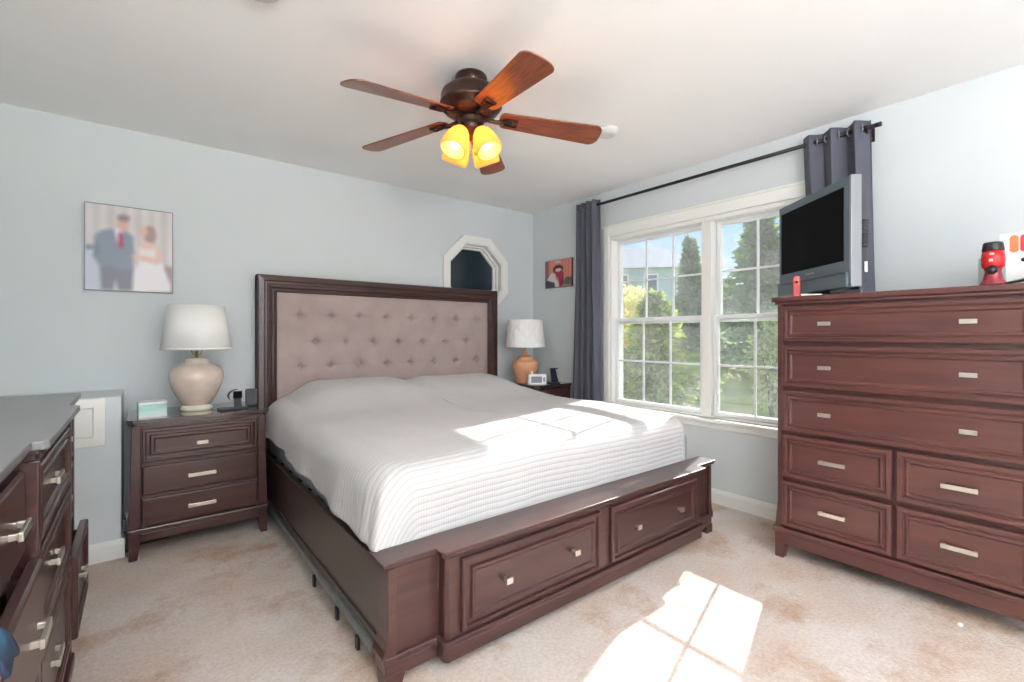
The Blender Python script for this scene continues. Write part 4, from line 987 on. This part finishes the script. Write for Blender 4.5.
for j in range(n + 1):
    for i in range(n + 1):
        x = 3.38 + 60 * (i / n) ** 1.5; y = -25 + 75 * j / n; vs.append((x, y, gz(x, y)))
for j in range(n):
    for i in range(n): a = j * (n + 1) + i; fs.append((a, a + 1, a + n + 2, a + n + 1))
m_ = MB(); m_.add(vs, fs, True); struct(m_.build('lawn', gm, recalc=False))
def conifer(label, x, y, hgt, rad, m, nleaf, size, droop=0.25, group='evergreens behind the lawn', base=0.05, name='conifer', pw=0.8):
    z0 = gz(x, y); rnd = random.Random(int(x * 100 + y * 37)); tr = thing(name, label, 'tree' if hgt > 2.3 else 'shrub', (x, y, z0), 0, group)
    m_ = MB(); m_.tube([(0, 0, -0.1), (0, 0, hgt * 0.5), (0, 0, hgt * 0.93)], [0.035 * hgt / 2, 0.02 * hgt / 2, 0.004], 8); m_.build('trunk', M['bark'], tr)
    vs = []; fs = []
    nb = max(60, nleaf // 40)
    for b_ in range(nb):
        q_ = base + (1 - base) * (rnd.random() ** 0.75); th = rnd.random() * 2 * PI; ln = rad * (1.02 - q_) ** pw * (0.7 + 0.5 * rnd.random())
        for k in range(40):
            s_ = 0.15 + 0.85 * rnd.random(); r = ln * s_; zz = q_ * hgt - droop * r + 0.25 * r * s_
            wv = 0.16 * ln * (1.15 - s_) + 0.02
            px = r * math.cos(th) + rnd.gauss(0, wv); py = r * math.sin(th) + rnd.gauss(0, wv); pz = zz + rnd.gauss(0, wv * 0.5)
            d = Vector((math.cos(th) + rnd.gauss(0, .5), math.sin(th) + rnd.gauss(0, .5), rnd.gauss(-0.1, .5))).normalized(); u = d.cross(Vector((rnd.gauss(0, 1), rnd.gauss(0, 1), rnd.gauss(0, 1)))).normalized()
            sz = size * (0.6 + 0.8 * rnd.random()); p = Vector((px, py, max(0.02, pz))); o_ = len(vs)
            vs += [p, p + d * sz * 0.5 + u * sz * 0.22, p + d * sz, p + d * sz * 0.5 - u * sz * 0.22]; fs.append((o_, o_ + 1, o_ + 2, o_ + 3))
    m_ = MB(); m_.add(vs, fs); m_.build('foliage', m, tr, recalc=False); return tr
def bush(label, x, y, hgt, rad, m, nleaf, size, group='shrubs on the lawn', name='shrub'):
    z0 = gz(x, y); rnd = random.Random(int(x * 100 + y * 37)); tr = thing(name, label, 'shrub', (x, y, z0), 0, group)
    m_ = MB()
    for k in range(7):
        a = k * 0.9; m_.tube([(0, 0, -0.05), (rad * 0.2 * math.cos(a), rad * 0.2 * math.sin(a), hgt * 0.35), (rad * 0.6 * math.cos(a), rad * 0.6 * math.sin(a), hgt * 0.8)], [0.02, 0.012, 0.004], 6)
    m_.build('stem', M['bark'], tr); vs = []; fs = []
    for k in range(nleaf):
        d0 = Vector((rnd.gauss(0, 1), rnd.gauss(0, 1), rnd.gauss(0, 1))).normalized(); r = (rnd.random() ** 0.4) * (0.8 + 0.2 * noise.noise(d0 * 3))
        p = Vector((d0.x * rad * r, d0.y * rad * r, hgt * 0.55 + d0.z * hgt * 0.5 * r)); d = (d0 + Vector((rnd.gauss(0, .6), rnd.gauss(0, .6), rnd.gauss(0, .6)))).normalized(); u = d.cross(Vector((rnd.gauss(0, 1), rnd.gauss(0, 1), rnd.gauss(0, 1)))).normalized()
        sz = size * (0.6 + 0.8 * rnd.random()); o_ = len(vs); vs += [p, p + d * sz * 0.5 + u * sz * 0.3, p + d * sz, p + d * sz * 0.5 - u * sz * 0.3]; fs.append((o_, o_ + 1, o_ + 2, o_ + 3))
    m_ = MB(); m_.add(vs, fs); m_.build('foliage', m, tr, recalc=False); return tr
LG = leafmat('green_needles', lin(96, 128, 56), lin(190, 206, 104), 0.5); LD = leafmat('dark_needles', lin(78, 116, 84), lin(146, 176, 118), 0.45); LY = leafmat('yellow_leaves', lin(200, 196, 90), lin(240, 230, 150), 0.5)
LP = leafmat('pale_leaves', lin(150, 166, 110), lin(214, 220, 170), 0.4)
def at(px, d):      # a world point at depth d seen in that direction
    l = (px - 512) / 471.0; s_, c_ = math.sin(YAW), math.cos(YAW); return (d * (s_ + l * c_), d * (c_ - l * s_))
x, y = at(655, 6.6); conifer('feathery bright green evergreen just outside the left window', x, y, 2.15, 0.78, LG, 9000, 0.12, 0.1)
x, y = at(627, 8.6); bush('yellow leaved shrub behind the bright green evergreen', x, y, 2.55, 0.85, LY, 3500, 0.12)
x, y = at(684, 5.9); bush('round pale yellow-green bush below the window mullion', x, y, 0.62, 0.34, LP, 3500, 0.06)
x, y = at(772, 8.2); bush('pale sunlit shrub seen low in the right window', x, y, 2.0, 0.45, LP, 1500, 0.10)
for px, d, top, rr, lb in ((690, 17, 4.6, 0.95, 'pointed dark evergreen seen at the right edge of the left window'), (760, 13.0, 5.7, 1.5, 'tallest dark evergreen beside the television in the right window'),
                      (803, 12.0, 4.9, 2.2, 'dark evergreen rising behind the television'), (727, 17, 3.1, 2.0, 'low dark evergreen just right of the window mullion'), (660, 23, 2.9, 2.4, 'distant dark evergreen in front of the pale blue house'), (838, 13, 5.0, 2.2, 'dark evergreen furthest right behind the curtain'),
                      (706, 20, 3.0, 2.4, 'distant dark evergreen behind the window mullion'), (625, 26, 2.2, 2.4, 'low distant evergreen at the left end of the hedge row')):
    x, y = at(px, d); conifer(lb, x, y, top - gz(x, y), rr, LD, 9000, 0.22, 0.3, pw=1.25)
# house far beyond the trees
hx, hy = at(636, 33); z0 = gz(hx, hy) - 0.2
hs = thing('house', 'pale blue two-storey house far beyond the garden trees', 'house', (hx, hy, z0), math.radians(-48))
sid = mat('pale_blue_siding', lin(176, 196, 206), 0.7, var=0.03, scale=3); rf = mat('grey_shingles', lin(190, 190, 188), 0.8, var=0.06, scale=6)
m_ = MB(); m_.box(-4.5, 4.5, 0, 7, 0, 5.2)
for k in range(26): m_.box(-4.52, 4.52, -0.02, 0.0, k * 0.2, k * 0.2 + 0.17)
m_.build('walls', sid, hs)
m_ = MB(); m_.hexa([(-4.9, -0.4, 5.2), (4.9, -0.4, 5.2), (4.9, 7.4, 5.2), (-4.9, 7.4, 5.2), (-2.2, 3.4, 7.2), (2.2, 3.4, 7.2), (2.2, 3.6, 7.2), (-2.2, 3.6, 7.2)]); m_.build('roof', rf, hs)
for z in (1.2, 3.5):
    for x in (-3.2, -1.0, 1.0, 3.2):
        m_ = MB(); m_.rings(x - 0.5, x + 0.5, z, z + 1.3, [(0, 0), (0, 0.06), (0.1, 0.06), (0.1, 0.03)], cap=False); wf = m_.build('window', M['trim'], hs)
        m_ = MB(); m_.box(x - 0.41, x + 0.41, -0.04, -0.03, z + 0.09, z + 1.21); m_.build('pane', mat('far_pane', lin(90, 104, 116), 0.2), wf)
